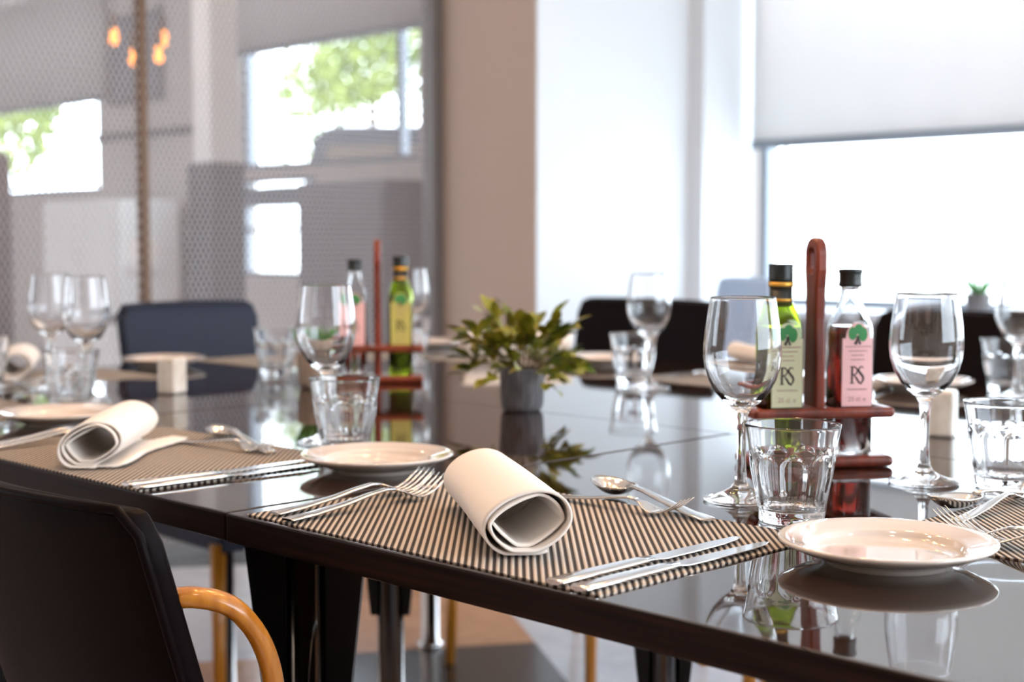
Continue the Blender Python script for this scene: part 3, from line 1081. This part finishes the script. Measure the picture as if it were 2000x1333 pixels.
def placemat(mk='placemat'):
    t = thing('placemat', '', 'placemat')
    n = 108
    vs, fs = [], []
    hw, hd = 0.2215, 0.146
    # ribbed top surface with slightly uneven edges
    for i in range(n + 1):
        x = -hw + 2 * hw * i / n
        e = 0.0009 * math.sin(i * PI)
        e += 0.0008 if i % 2 else 0
        for (y, z) in ((-hd - e, 0.0), (-hd - e, 0.0013), (hd + e, 0.0013), (hd + e, 0.0)):
            vs.append((x, y, z))
    for i in range(n):
        for j in range(4):
            fs.append((i * 4 + j, i * 4 + (j + 1) % 4, (i + 1) * 4 + (j + 1) % 4, (i + 1) * 4 + j))
    fs += [(0, 1, 2, 3), (n * 4 + 3, n * 4 + 2, n * 4 + 1, n * 4)]
    mb = MB()
    mb.add(vs, fs)
    mb.build('woven_mat', M[mk], t)
    return t


place_endmat = Proto(lambda: placemat('placemat_end'))
place_mat, place_plate, place_tumbler, place_wine = Proto(placemat), Proto(plate), Proto(tumbler, 0.0004), Proto(wine_glass, 0.0004)
place_fork, place_spoon, place_knife, place_dfork = Proto(fork), Proto(lambda: spoon(0.196)), Proto(knife), Proto(lambda: fork(0.182))
MATG, CUT = 'striped woven placemats', 'cutlery'
ZM = 0.7514

# placemats
place_mat(-0.899, 0.914, 0, 'striped placemat under the rolled napkin in the centre foreground', MATG)
place_mat(-1.528, 0.910, 0, 'striped placemat under the napkin at the left of the near row', MATG)
place_mat(-2.195, 0.910, 0, 'striped placemat cut by the left frame edge, beyond the left bread plate', MATG)
place_endmat(-0.510, 1.318, R(90), 'striped placemat at the right end, behind the foreground bread plate', MATG)
place_endmat(-2.560, 1.245, R(-90), 'striped placemat at the left end under the leftmost napkin', MATG)
place_endmat(-2.560, 1.935, R(-90), 'striped placemat at the left end in front of the navy chair', MATG)
place_mat(-2.255, 2.232, R(180), 'striped placemat on the far side behind the leafy potted plant', MATG)
place_mat(-1.530, 2.200, R(180), 'striped placemat on the far side, right of the far tumbler and wine glass', MATG)

# bread plates
PG = 'cream bread plates'
place_plate(-0.592, 1.018, 0, 'cream bread plate nearest the viewer at the lower right', PG)
place_plate(-1.245, 1.029, 0, 'cream bread plate between the two near placemats, left of the foreground forks', PG)
place_plate(-1.883, 0.978, 0, 'cream bread plate behind the left foreground napkin', PG)
place_plate(-2.612, 1.587, 0, 'cream bread plate behind the left stone shaker, before the navy chair', PG)
place_plate(-2.615, 2.330, 0, 'small far bread plate between far wine glass and plant', PG)
place_plate(-1.995, 2.262, 0, 'cream bread plate on the far side, just right of the plant', PG)
place_plate(-1.255, 2.270, 0, 'cream bread plate behind the vinegar bottle on the far side', PG)

# napkins
napkin(-0.899, 0.889, R(146 - 90), 'rolled cream napkin in the centre foreground', 1, 0.238, 0.0365, 0.0275, z=0.7530)
napkin(-1.548, 0.868, R(138 - 90), 'rolled white napkin with loose corner, left foreground', 5, 0.215, 0.036, 0.027, 2.6, 0.028, z=0.7530)
napkin(-2.600, 1.262, R(60), 'rolled white napkin at the far left edge of the picture', 3, 0.23, 0.036, 0.027, z=0.7530)
napkin(-2.270, 2.285, R(-40), 'rolled napkin on the far side half hidden by the plant', 4, 0.24, 0.036, 0.03, z=0.7530)
napkin(-1.590, 2.250, R(146 + 90), 'rolled napkin on the far side seen through the wine glass before the oil bottle', 6, 0.22, 0.036, 0.03, z=0.7530)

# cutlery of the centre foreground setting
place_fork(-1.092, 0.778, R(3), 'outer fork of the pair left of the foreground napkin, nearer the bread plate', CUT, ZM)
place_fork(-1.058, 0.768, R(3), 'inner fork of the pair left of the foreground napkin', CUT, ZM)
place_knife(-0.722, 0.765, R(0), 'table knife of the foreground pair, nearer the napkin', CUT, ZM)
place_knife(-0.696, 0.763, R(-1), 'table knife of the foreground pair, at the placemat edge', CUT, ZM)
place_spoon(-0.786, 1.040, R(73), 'dessert spoon behind the foreground napkin', CUT, ZM)
place_dfork(-0.985, 1.030, R(-88), 'dessert fork behind the foreground napkin, beside the dessert spoon', CUT, ZM)
# left setting of the near row
place_knife(-1.336, 0.764, R(0), 'knife at the right of the left foreground napkin, nearer the napkin', CUT, ZM)
place_knife(-1.313, 0.764, R(-2), 'knife at the right of the left foreground napkin, at the placemat edge', CUT, ZM)
place_spoon(-1.416, 1.006, R(77), 'dessert spoon behind the left foreground napkin', CUT, ZM)
place_dfork(-1.585, 0.985, R(-84), 'dessert fork behind the left foreground napkin', CUT, ZM)
place_fork(-1.715, 0.775, R(1), 'fork at the left frame edge, farther from the left napkin', CUT, ZM)
place_fork(-1.690, 0.772, R(1), 'fork at the left frame edge, nearer the left napkin', CUT, ZM)
# right end setting
place_fork(-0.418, 1.142, R(88), 'fork at the right behind the foreground bread plate, upper of the pair', CUT, ZM)
place_fork(-0.392, 1.112, R(84), 'fork at the right partly over the foreground bread plate', CUT, ZM)
place_spoon(-0.622, 1.420, R(166), 'dessert spoon on the right placemat, dark bowl pointing left', CUT, ZM)
place_dfork(-0.626, 1.195, R(2), 'dessert fork on the right placemat with handle towards the viewer', CUT, ZM)
# left end and far settings
place_spoon(-2.400, 1.130, R(12), 'dessert spoon beside the leftmost napkin', CUT, ZM)
place_dfork(-2.378, 1.32, R(178), 'dessert fork beside the leftmost napkin', CUT, ZM)
place_knife(-2.424, 2.360, R(180), 'knife left of the plant on the far side, nearer the wine glass', CUT, ZM)
place_knife(-2.402, 2.360, R(180), 'knife left of the plant on the far side, nearer the plant', CUT, ZM)
place_knife(-1.715, 2.335, R(180), 'knife on the far side placemat right of the far tumbler, left one', CUT, ZM)
place_knife(-1.692, 2.335, R(180), 'knife on the far side placemat right of the far tumbler, right one', CUT, ZM)

# tumblers
TG, WG = 'faceted tumblers', 'stemmed wine glasses'
place_tumbler(-0.743, 1.108, 0.1, 'faceted tumbler in front of the oil and vinegar stand', TG)
place_tumbler(-1.391, 1.099, 0.3, 'faceted tumbler behind the middle bread plate, left of centre', TG)
place_tumbler(-0.688, 1.420, 0.2, 'faceted tumbler at the right frame edge, beside the large wine glass', TG)
place_tumbler(-1.690, 2.004, 0.5, 'faceted tumbler on the far side before the dark chair, right of plant', TG)
place_tumbler(-2.047, 1.081, 0.0, 'faceted tumbler under the pair of wine glasses at the left', TG)
place_tumbler(-2.294, 1.644, 0.4, 'faceted tumbler at the right side of the navy chair', TG)
place_tumbler(-1.140, 2.347, 0.6, 'faceted tumbler at the right edge on the far side', TG)
place_tumbler(-2.375, 2.062, 0.2, 'faceted tumbler behind the far wine glass near the green bottle', TG)
place_tumbler(-2.425, 1.118, 0.7, 'faceted tumbler just inside the left frame edge', TG)
# wine glasses
place_wine(-0.838, 1.160, 0, 'wine glass in front of the green oil bottle', WG)
place_wine(-0.762, 1.384, 0, 'large wine glass right of the vinegar bottle', WG)
place_wine(-1.599, 1.937, 0, 'wine glass on the far side before the dark chair, right of plant', WG)
place_wine(-1.458, 1.122, 0, 'wine glass left of centre, in front of the potted succulent', WG)
place_wine(-2.278, 1.976, 0, 'wine glass right of the far green bottle', WG)
place_wine(-2.338, 1.198, 0, 'left one of the pair of wine glasses at the left', WG)
place_wine(-2.112, 1.143, 0, 'right one of the pair of wine glasses at the left', WG)
place_wine(-1.074, 2.249, 0, 'wine glass cut by the right frame edge', WG)


# ------------------------------------------------------------------ shakers
def shaker():
    t = thing('salt_shaker', '', 'shaker')
    MB().box(-0.0185, 0.0185, -0.0185, 0.0185, 0, 0.062).build('stone_body', M['marble'], t, bevel=0.005, segs=3)
    mb = MB()
    for i in range(3):
        mb.lathe([(0.0003, 0.0621), (0.0011, 0.0621), (0.0011, 0.0623), (0.0003, 0.0623)], 10, (0.006 * math.cos(i * 2.1), 0.006 * math.sin(i * 2.1), 0))
    mb.build('holes', M['cable'], t)
    return t


place_shaker = Proto(shaker)
place_shaker(-0.935, 1.742, R(18), 'pale stone salt shaker behind the large wine glass at the right', 'stone shakers')
place_shaker(-2.132, 1.312, R(20), 'pale stone salt shaker standing left on the table before the navy chair', 'stone shakers')


# ------------------------------------------------------------------ oil and vinegar stands
def sq_ring(s, n, z, N=40):
    ring = []
    for i in range(N):
        a = 2 * PI * i / N + PI / N
        ca, sa = math.cos(a), math.sin(a)
        ring.append((s * math.copysign(abs(ca) ** (2 / n), ca), s * math.copysign(abs(sa) ** (2 / n), sa), z))
    return ring


def stroke(mb, pts, w, y, mat=None):
    """flat ribbon in the xz plane"""
    vs, fs = [], []
    for i, (x, z) in enumerate(pts):
        a, b = pts[max(i - 1, 0)], pts[min(i + 1, len(pts) - 1)]
        dx, dz = b[0] - a[0], b[1] - a[1]
        l = math.hypot(dx, dz) or 1
        ww = w[i] if isinstance(w, (list, tuple)) else w
        vs += [(x - dz / l * ww / 2, y, z + dx / l * ww / 2), (x + dz / l * ww / 2, y, z - dx / l * ww / 2)]
    for i in range(len(pts) - 1):
        fs.append((2 * i, 2 * i + 1, 2 * i + 3, 2 * i + 2))
    mb.add(vs, fs)


def disc(mb, x, z, rx, rz, y, n=20):
    mb.add([(x + rx * math.cos(2 * PI * i / n), y, z + rz * math.sin(2 * PI * i / n)) for i in range(n)], [tuple(range(n))])


def bottle_label(parent, m, yf, z0, z1, hw, last):
    y = yf - 0.0006
    zt = z1 - 0.018
    mb = MB()
    o = [(-hw, z0), (hw, z0), (hw, zt)]
    o += [(0.78 * hw * math.cos(a), zt + 0.018 * math.sin(a)) for a in [PI * k / 12 for k in range(13)]]
    o += [(-hw, zt)]
    lab = mb.prism(o, y - 0.0003, y + 0.0003, 'y').build('label', m, parent)
    y -= 0.0006
    g_ = MB()
    disc(g_, -0.0062, zt + 0.0055, 0.0052, 0.0075, y)
    disc(g_, 0.0010, zt + 0.0105, 0.0052, 0.0060, y - 0.00005)
    disc(g_, 0.0062, zt + 0.0045, 0.0056, 0.0082, y - 0.0001)
    g_.build('tree_mark', M['ink_green'], lab)
    k = MB()
    stroke(k, [(-0.0005, zt + 0.003), (-0.001, zt - 0.002), (-0.003, zt - 0.007)], [0.0014, 0.002, 0.004], y - 0.0002)
    stroke(k, [(0.0005, zt + 0.003), (0.001, zt - 0.002), (0.003, zt - 0.007)], [0.0012, 0.002, 0.003], y - 0.0002)
    k.build('tree_trunk', M['ink'], lab)
    k = MB()
    # monogram R S
    zc = z0 + 0.036
    stroke(k, [(-0.0062, zc - 0.0095), (-0.0062, zc + 0.0095)], 0.0024, y)
    stroke(k, [(-0.0090, zc - 0.0095), (-0.0034, zc - 0.0095)], 0.0009, y)
    stroke(k, [(-0.0090, zc + 0.0095), (-0.0020, zc + 0.0095)], 0.0009, y)
    stroke(k, [(-0.0055 + 0.0056 * math.sin(PI * i / 10), zc + 0.0048 + 0.0047 * math.cos(PI * i / 10)) for i in range(11)], 0.0015, y)
    stroke(k, [(-0.0035, zc), (-0.0005, zc - 0.004), (0.0024, zc - 0.0088), (0.0060, zc - 0.0110)], [0.0012, 0.0022, 0.0020, 0.0008], y)
    k.build('letter', M['ink'], lab)
    k = MB()
    ss = [(0.0074, zc + 0.0075), (0.0060, zc + 0.0094), (0.0036, zc + 0.0092), (0.0016, zc + 0.0070), (0.0020, zc + 0.0042), (0.0042, zc + 0.0015), (0.0066, zc - 0.0012), (0.0076, zc - 0.0042), (0.0066, zc - 0.0074), (0.0040, zc - 0.0094), (0.0014, zc - 0.0086), (0.0004, zc - 0.0062)]
    stroke(k, ss, [0.0008, 0.0012, 0.0015, 0.002, 0.0024, 0.0026, 0.0026, 0.0024, 0.002, 0.0015, 0.0012, 0.0008], y - 0.0001)
    k.build('letter', M['ink'], lab)
    s_ = MB()
    q = random.Random(3)
    for (dz, ww) in ((0.0135, 0.030), (0.0185, 0.021), (0.0235, 0.014), (0.0285, 0.016)):
        x = -ww / 2
        while x < ww / 2:
            l = q.uniform(0.0012, 0.0026)
            stroke(s_, [(x, zt - dz + 0.004), (x + l, zt - dz + 0.004)], 0.0012, y)
            x += l + 0.0006
    stroke(s_, [(-0.012 + 0.024 * i / 30, z0 + 0.0195 + 0.0011 * math.sin(i * 1.9)) for i in range(31)], 0.0007, y)
    s_.build('small_print', M['ink_soft'], lab)
    fc = bpy.data.curves.new('volume_text', 'FONT')
    fc.body = last
    fc.size = 0.0075
    fc.align_x = 'CENTER'
    fo = bpy.data.objects.new('volume_text', fc)
    C.objects.link(fo)
    bpy.context.view_layer.update()
    me = bpy.data.meshes.new_from_object(fo.evaluated_get(bpy.context.evaluated_depsgraph_get()))
    bpy.data.objects.remove(fo)
    bpy.data.curves.remove(fc)
    me.materials.clear()
    me.materials.append(M['ink_soft'])
    to = bpy.data.objects.new('volume_text', me)
    C.objects.link(to)
    to.parent = lab
    to.location = (0, y, z0 + 0.006)
    to.rotation_euler = (PI / 2, 0, 0)
    return lab


def bottle(kind, loc, rz, label, lab_m):
    t = thing(kind + '_bottle', label, 'bottle', loc, rz, 'oil and vinegar bottles')
    b = 0.0222
    if kind == 'oil':
        prof = [(0.0195, 5, 0.0), (b, 6, 0.003), (b, 6, 0.138), (0.0215, 5, 0.150), (0.0175, 3.2, 0.163), (0.0128, 2.2, 0.176), (0.0112, 2, 0.188), (0.0110, 2, 0.218)]
        gm, lm = M['greenglass'], M['oil']
        liq = [(0.018, 5, 0.004), (b - 0.002, 6, 0.007), (b - 0.002, 6, 0.137), (0.0195, 5, 0.1475)]
    else:
        prof = [(0.0195, 5, 0.0), (b, 6, 0.003), (b, 6, 0.140), (0.0213, 5, 0.150), (0.0170, 3.2, 0.162), (0.0122, 2.2, 0.176), (0.0105, 2, 0.188), (0.0103, 2, 0.208)]
        gm, lm = M['clearbottle'], M['vinegar']
        liq = [(0.018, 5, 0.004), (b - 0.002, 6, 0.007), (b - 0.002, 6, 0.138), (0.0198, 5, 0.147)]
    outer = [sq_ring(s, n, z) for s, n, z in prof]
    th = 0.0013
    inner = [sq_ring(max(0.003, s - th), n, max(0.003, z)) for s, n, z in prof][::-1]
    MB().rings([sq_ring(0.0004, 2, 0.0005)] + outer + inner + [sq_ring(0.0004, 2, 0.003)], True, False).build('glass_body', gm, t)
    MB().rings([sq_ring(s, n, z) for s, n, z in liq], True, True).build('liquid', lm, t)
    if kind == 'oil':
        MB().lathe([(0.001, 0.2185), (0.0135, 0.2185), (0.0141, 0.2175)] + [(0.0141 - 0.0005 * (i % 2), 0.2165 - 0.0022 * i) for i in range(8)] + [(0.0139, 0.198), (0.0112, 0.198)], 36).build('cap', M['cap_black'], t)
        MB().lathe([(0.0113, 0.1979), (0.0142, 0.1979), (0.0142, 0.1925), (0.0113, 0.1925)], 36, closed=True).build('gold_band', M['gold'], t)
        c = MB().lathe([(0.0115, 0.1924), (0.0131, 0.1924), (0.0129, 0.171), (0.0137, 0.1700)], 36).build('neck_label', M['cap_black'], t)
        MB().lathe([(0.0132, 0.1790), (0.01335, 0.1790), (0.01335, 0.1758), (0.0132, 0.1758)], 36, closed=True).build('gold_line', M['gold'], c)
    else:
        MB().lathe([(0.001, 0.2125), (0.0130, 0.2125), (0.0137, 0.2115), (0.0139, 0.2085), (0.0128, 0.2075)] + [(0.0131 - 0.0004 * (i % 2), 0.206 - 0.0022 * i) for i in range(5)] + [(0.0136, 0.194), (0.0130, 0.192), (0.0106, 0.192)], 36).build('cap', M['cap_black'], t)
    bottle_label(t, lab_m, -b, 0.056, 0.152, 0.0182, '25 cl. e')
    return t


def stand(label, loc, rz):
    t = thing('condiment_stand', label, 'stand', loc, rz, 'red wooden condiment stands')
    hx, hy = 0.084, 0.036
    MB().box(-hx, hx, -hy, hy, 0.0005, 0.0135).build('base_board', M['redwood'], t, bevel=0.0058, segs=4)
    xs = [-hx, -0.0685, -0.0155, 0.0155, 0.0685, hx]
    ys = [-hy, -0.0262, 0.0262, hy]
    mb = MB()
    z0, z1 = 0.057, 0.069
    occ = {(i, j): not (j == 1 and i in (1, 3)) for i in range(5) for j in range(3)}
    for (i, j), on in occ.items():
        if not on:
            continue
        for z in (z0, z1):
            mb.add([(xs[i], ys[j], z), (xs[i + 1], ys[j], z), (xs[i + 1], ys[j + 1], z), (xs[i], ys[j + 1], z)], [(0, 1, 2, 3)])
        for di, dj, a, b_ in ((-1, 0, (xs[i], ys[j]), (xs[i], ys[j + 1])), (1, 0, (xs[i + 1], ys[j]), (xs[i + 1], ys[j + 1])), (0, -1, (xs[i], ys[j]), (xs[i + 1], ys[j])), (0, 1, (xs[i], ys[j + 1]), (xs[i + 1], ys[j + 1]))):
            if not occ.get((i + di, j + dj), False):
                mb.add([(*a, z0), (*b_, z0), (*b_, z1), (*a, z1)], [(0, 1, 2, 3)])
    mb.build('upper_board', M['redwood'], t, bevel=0.0045, segs=4)
    # upright handle board with a finger hole
    bm = bmesh.new()
    out = [(-0.020, 0.0), (0.020, 0.0), (0.0185, 0.10), (0.0150, 0.17), (0.0160, 0.205), (0.0195, 0.225)]
    out += [(0.0195 * math.cos(a), 0.243 + 0.0195 * math.sin(a)) for a in [PI * k / 14 for k in range(15)]]
    out += [(-0.0195, 0.225), (-0.0160, 0.205), (-0.0150, 0.17), (-0.0185, 0.10)]
    hole = [(0.0085 * math.cos(a), 0.236 + (0.0085 * math.sin(a) + (0.006 if math.sin(a) > 0 else -0.006))) for a in [2 * PI * k / 24 for k in range(24)]]
    es = []
    for loop in (out, hole):
        v = [bm.verts.new((0.0065, y, z)) for y, z in loop]
        es += [bm.edges.new((v[i], v[(i + 1) % len(v)])) for i in range(len(v))]
    r = bmesh.ops.triangle_fill(bm, edges=es, use_beauty=True, use_dissolve=False)
    ex = bmesh.ops.extrude_face_region(bm, geom=bm.faces[:])
    bmesh.ops.translate(bm, verts=[q for q in ex['geom'] if isinstance(q, bmesh.types.BMVert)], vec=(-0.013, 0, 0))
    bmesh.ops.recalc_face_normals(bm, faces=bm.faces)
    me = bpy.data.meshes.new('handle')
    bm.to_mesh(me)
    bm.free()
    me.materials.append(M['redwood'])
    o = bpy.data.objects.new('handle', me)
    C.objects.link(o)
    o.parent = t
    md = o.modifiers.new('bevel', 'BEVEL')
    md.width = 0.003
    md.segments = 3
    md.limit_method = 'ANGLE'
    md.angle_limit = R(50)
    return t


def cruet(x, y, rz, where, oil_label):
    stand('red wooden stand with upright handle for oil and vinegar, ' + where, (x, y, TOPZ), rz)
    c_, s_ = math.cos(rz), math.sin(rz)
    bottle('oil', (x - 0.042 * c_, y - 0.042 * s_, TOPZ + 0.0137), rz, oil_label[0], oil_label[2]) if oil_label[4] else bottle('oil', (x + 0.042 * c_, y + 0.042 * s_, TOPZ + 0.0137), rz, oil_label[0], oil_label[2])
    k = 1 if oil_label[4] else -1
    bottle('vinegar', (x + 0.042 * k * c_, y + 0.042 * k * s_, TOPZ + 0.0137), rz, oil_label[1], oil_label[3])


cruet(-0.917, 1.410, R(55), 'at the right', ('green oil bottle with black cap behind the wine glass at the right', 'clear vinegar bottle with pink tree label at the right', M['label_green'], M['label_pink'], True))
cruet(-2.040, 1.690, R(50), 'at the back left', ('green oil bottle with yellow label in the back left stand', 'clear vinegar bottle with black cap behind the wine glass left of centre', M['label_yellow'], M['label_pink'], False))


# ------------------------------------------------------------------ plants
def fluted_pot(t, r0, r1, h, m, nf=26):
    n = nf * 4
    rings = []
    zs = [(0.0, 0.80), (0.002, 0.90), (0.006, 0.97), (0.012, 1.0), (h * 0.5, 1), (h - 0.002, 1), (h, 0.985)]
    for z, k in zs:
        r = (r0 + (r1 - r0) * z / h) * k
        rings.append([(r * (1 + 0.022 * math.sin(nf * 2 * PI * i / n)) * math.cos(2 * PI * i / n), r * (1 + 0.022 * math.sin(nf * 2 * PI * i / n)) * math.sin(2 * PI * i / n), z) for i in range(n)])
    for z, k in ((h, 0.90), (h - 0.010, 0.88)):
        rings.append([(r1 * k * math.cos(2 * PI * i / n), r1 * k * math.sin(2 * PI * i / n), z) for i in range(n)])
    p_ = MB().rings(rings, True, True).build('pot', m, t)
    MB().lathe([(0.0005, h - 0.007), (r1 * 0.87, h - 0.009)], 24).build('soil', M['soil'], p_)
    return p_


def leaf_quad(mb, p, d, l, w, q, curl=0.25):
    d = d.normalized()
    side = d.cross(Vector((0, 0, 1)))
    if side.length < 0.05:
        side = Vector((1, 0, 0))
    side.normalize()
    side = (Matrix.Rotation(q.uniform(-0.9, 0.9), 3, d) @ side)
    up = side.cross(d).normalized()
    vs, fs = [], []
    prof = [(0.0, 0.05), (0.12, 0.45), (0.32, 0.92), (0.5, 1.0), (0.7, 0.78), (0.88, 0.38), (1.0, 0.03)]
    for s, ww in prof:
        c = p + d * (l * s) - up * (curl * l * s * s)
        vs += [c - side * (w * ww) + up * (w * 0.25 * ww), c, c + side * (w * ww) + up * (w * 0.25 * ww)]
    for i in range(len(prof) - 1):
        for j in range(2):
            fs.append((i * 3 + j, i * 3 + j + 1, i * 3 + j + 4, i * 3 + j + 3))
    mb.add(vs, fs, True)


def leafy_plant(x, y):
    t = thing('potted_plant', 'leafy green plant in a small grey pot at the middle of the table', 'plant', (x, y, TOPZ), 0)
    fluted_pot(t, 0.0315, 0.0345, 0.066, M['concrete'], 30)
    q = random.Random(21)
    st, lf, lp = MB(), MB(), MB()
    for k in range(30):
        a = 2 * PI * k / 30 + q.uniform(-0.25, 0.25)
        el = q.uniform(-0.25, 1.25)
        L = q.uniform(0.055, 0.090)
        p0 = Vector((0.012 * math.cos(a), 0.012 * math.sin(a), 0.058))
        d = Vector((math.cos(a) * math.cos(el), math.sin(a) * math.cos(el), math.sin(el)))
        mid = p0 + d * L * 0.55 + Vector((0, 0, 0.014))
        end = p0 + d * L + Vector((0, 0, 0.010 if el > 0.5 else -0.004))
        path = smooth_path([p0, mid, end], 5)
        st.tube(path, 0.0009, 5)
        for i in range(6):
            b = path[min(len(path) - 1, 4 + i)]
            dd = (d + Vector((q.uniform(-0.9, 0.9), q.uniform(-0.9, 0.9), q.uniform(-0.55, 0.75)))).normalized()
            leaf_quad(lf, b, dd, q.uniform(0.026, 0.040), q.uniform(0.0075, 0.0115), q)
        leaf_quad(lf, end, d, q.uniform(0.032, 0.042), q.uniform(0.009, 0.012), q)
    for (dx, dz) in ((-0.060, 0.150), (-0.030, 0.158), (0.060, 0.120), (0.075, 0.095)):
        c = Vector((dx * 0.707, dx * 0.707, dz))
        st.tube([Vector((0, 0, 0.06)), c * 0.6 + Vector((0, 0, 0.03)), c], 0.0007, 5)
        leaf_quad(lp, c, Vector((dx, dx * 0.3, 0.05)), 0.022, 0.005, q)
    st.build('stems', M['stem'], t)
    lf.build('foliage', M['leaf'], t)
    tag(lp.build('pale_leaves', M['leafpale'], t), 'pale grey-green leaf tips')


leafy_plant(-1.534, 1.556)


def succulent(x, y, z, label, m, scale=1.0, seed=2):
    t = thing('potted_succulent', label, 'plant', (x, y, z), 0)
    fluted_pot(t, 0.031 * scale, 0.035 * scale, 0.062 * scale, m, 26)
    q = random.Random(seed)
    mb = MB()
    for k in range(26):
        a = 2.4 * k
        el = 0.45 + 1.0 * (1 - k / 26)
        d = Vector((math.cos(a) * math.cos(1.55 - el * 0.9), math.sin(a) * math.cos(1.55 - el * 0.9), math.sin(0.5 + el * 0.6))).normalized()
        L = q.uniform(0.045, 0.062) * scale
        p0 = Vector((0.008 * math.cos(a), 0.008 * math.sin(a), 0.054 * scale))
        path = smooth_path([p0, p0 + d * L * 0.5, p0 + d * L + Vector((0, 0, 0.006))], 4)
        n = len(path)
        mb.tube(path, [0.0042 * scale * (1 - i / n) ** 0.7 + 0.0003 for i in range(n)], 7)
    mb.build('leaves', M['succ'], t)
    return t


succulent(-2.034, 1.545, TOPZ, 'small spiky succulent in a beige ribbed pot left of centre', M['beigepot'], 1.0, 2)
succulent(-2.352, 4.62, 0.757, 'small spiky succulent in a grey pot on the window sill at right', M['concrete'], 1.25, 5)
o = dup(place_plate.root, (-2.16, 4.60, 0.757), 0, 'white plate on the window sill beside the succulent', PG)
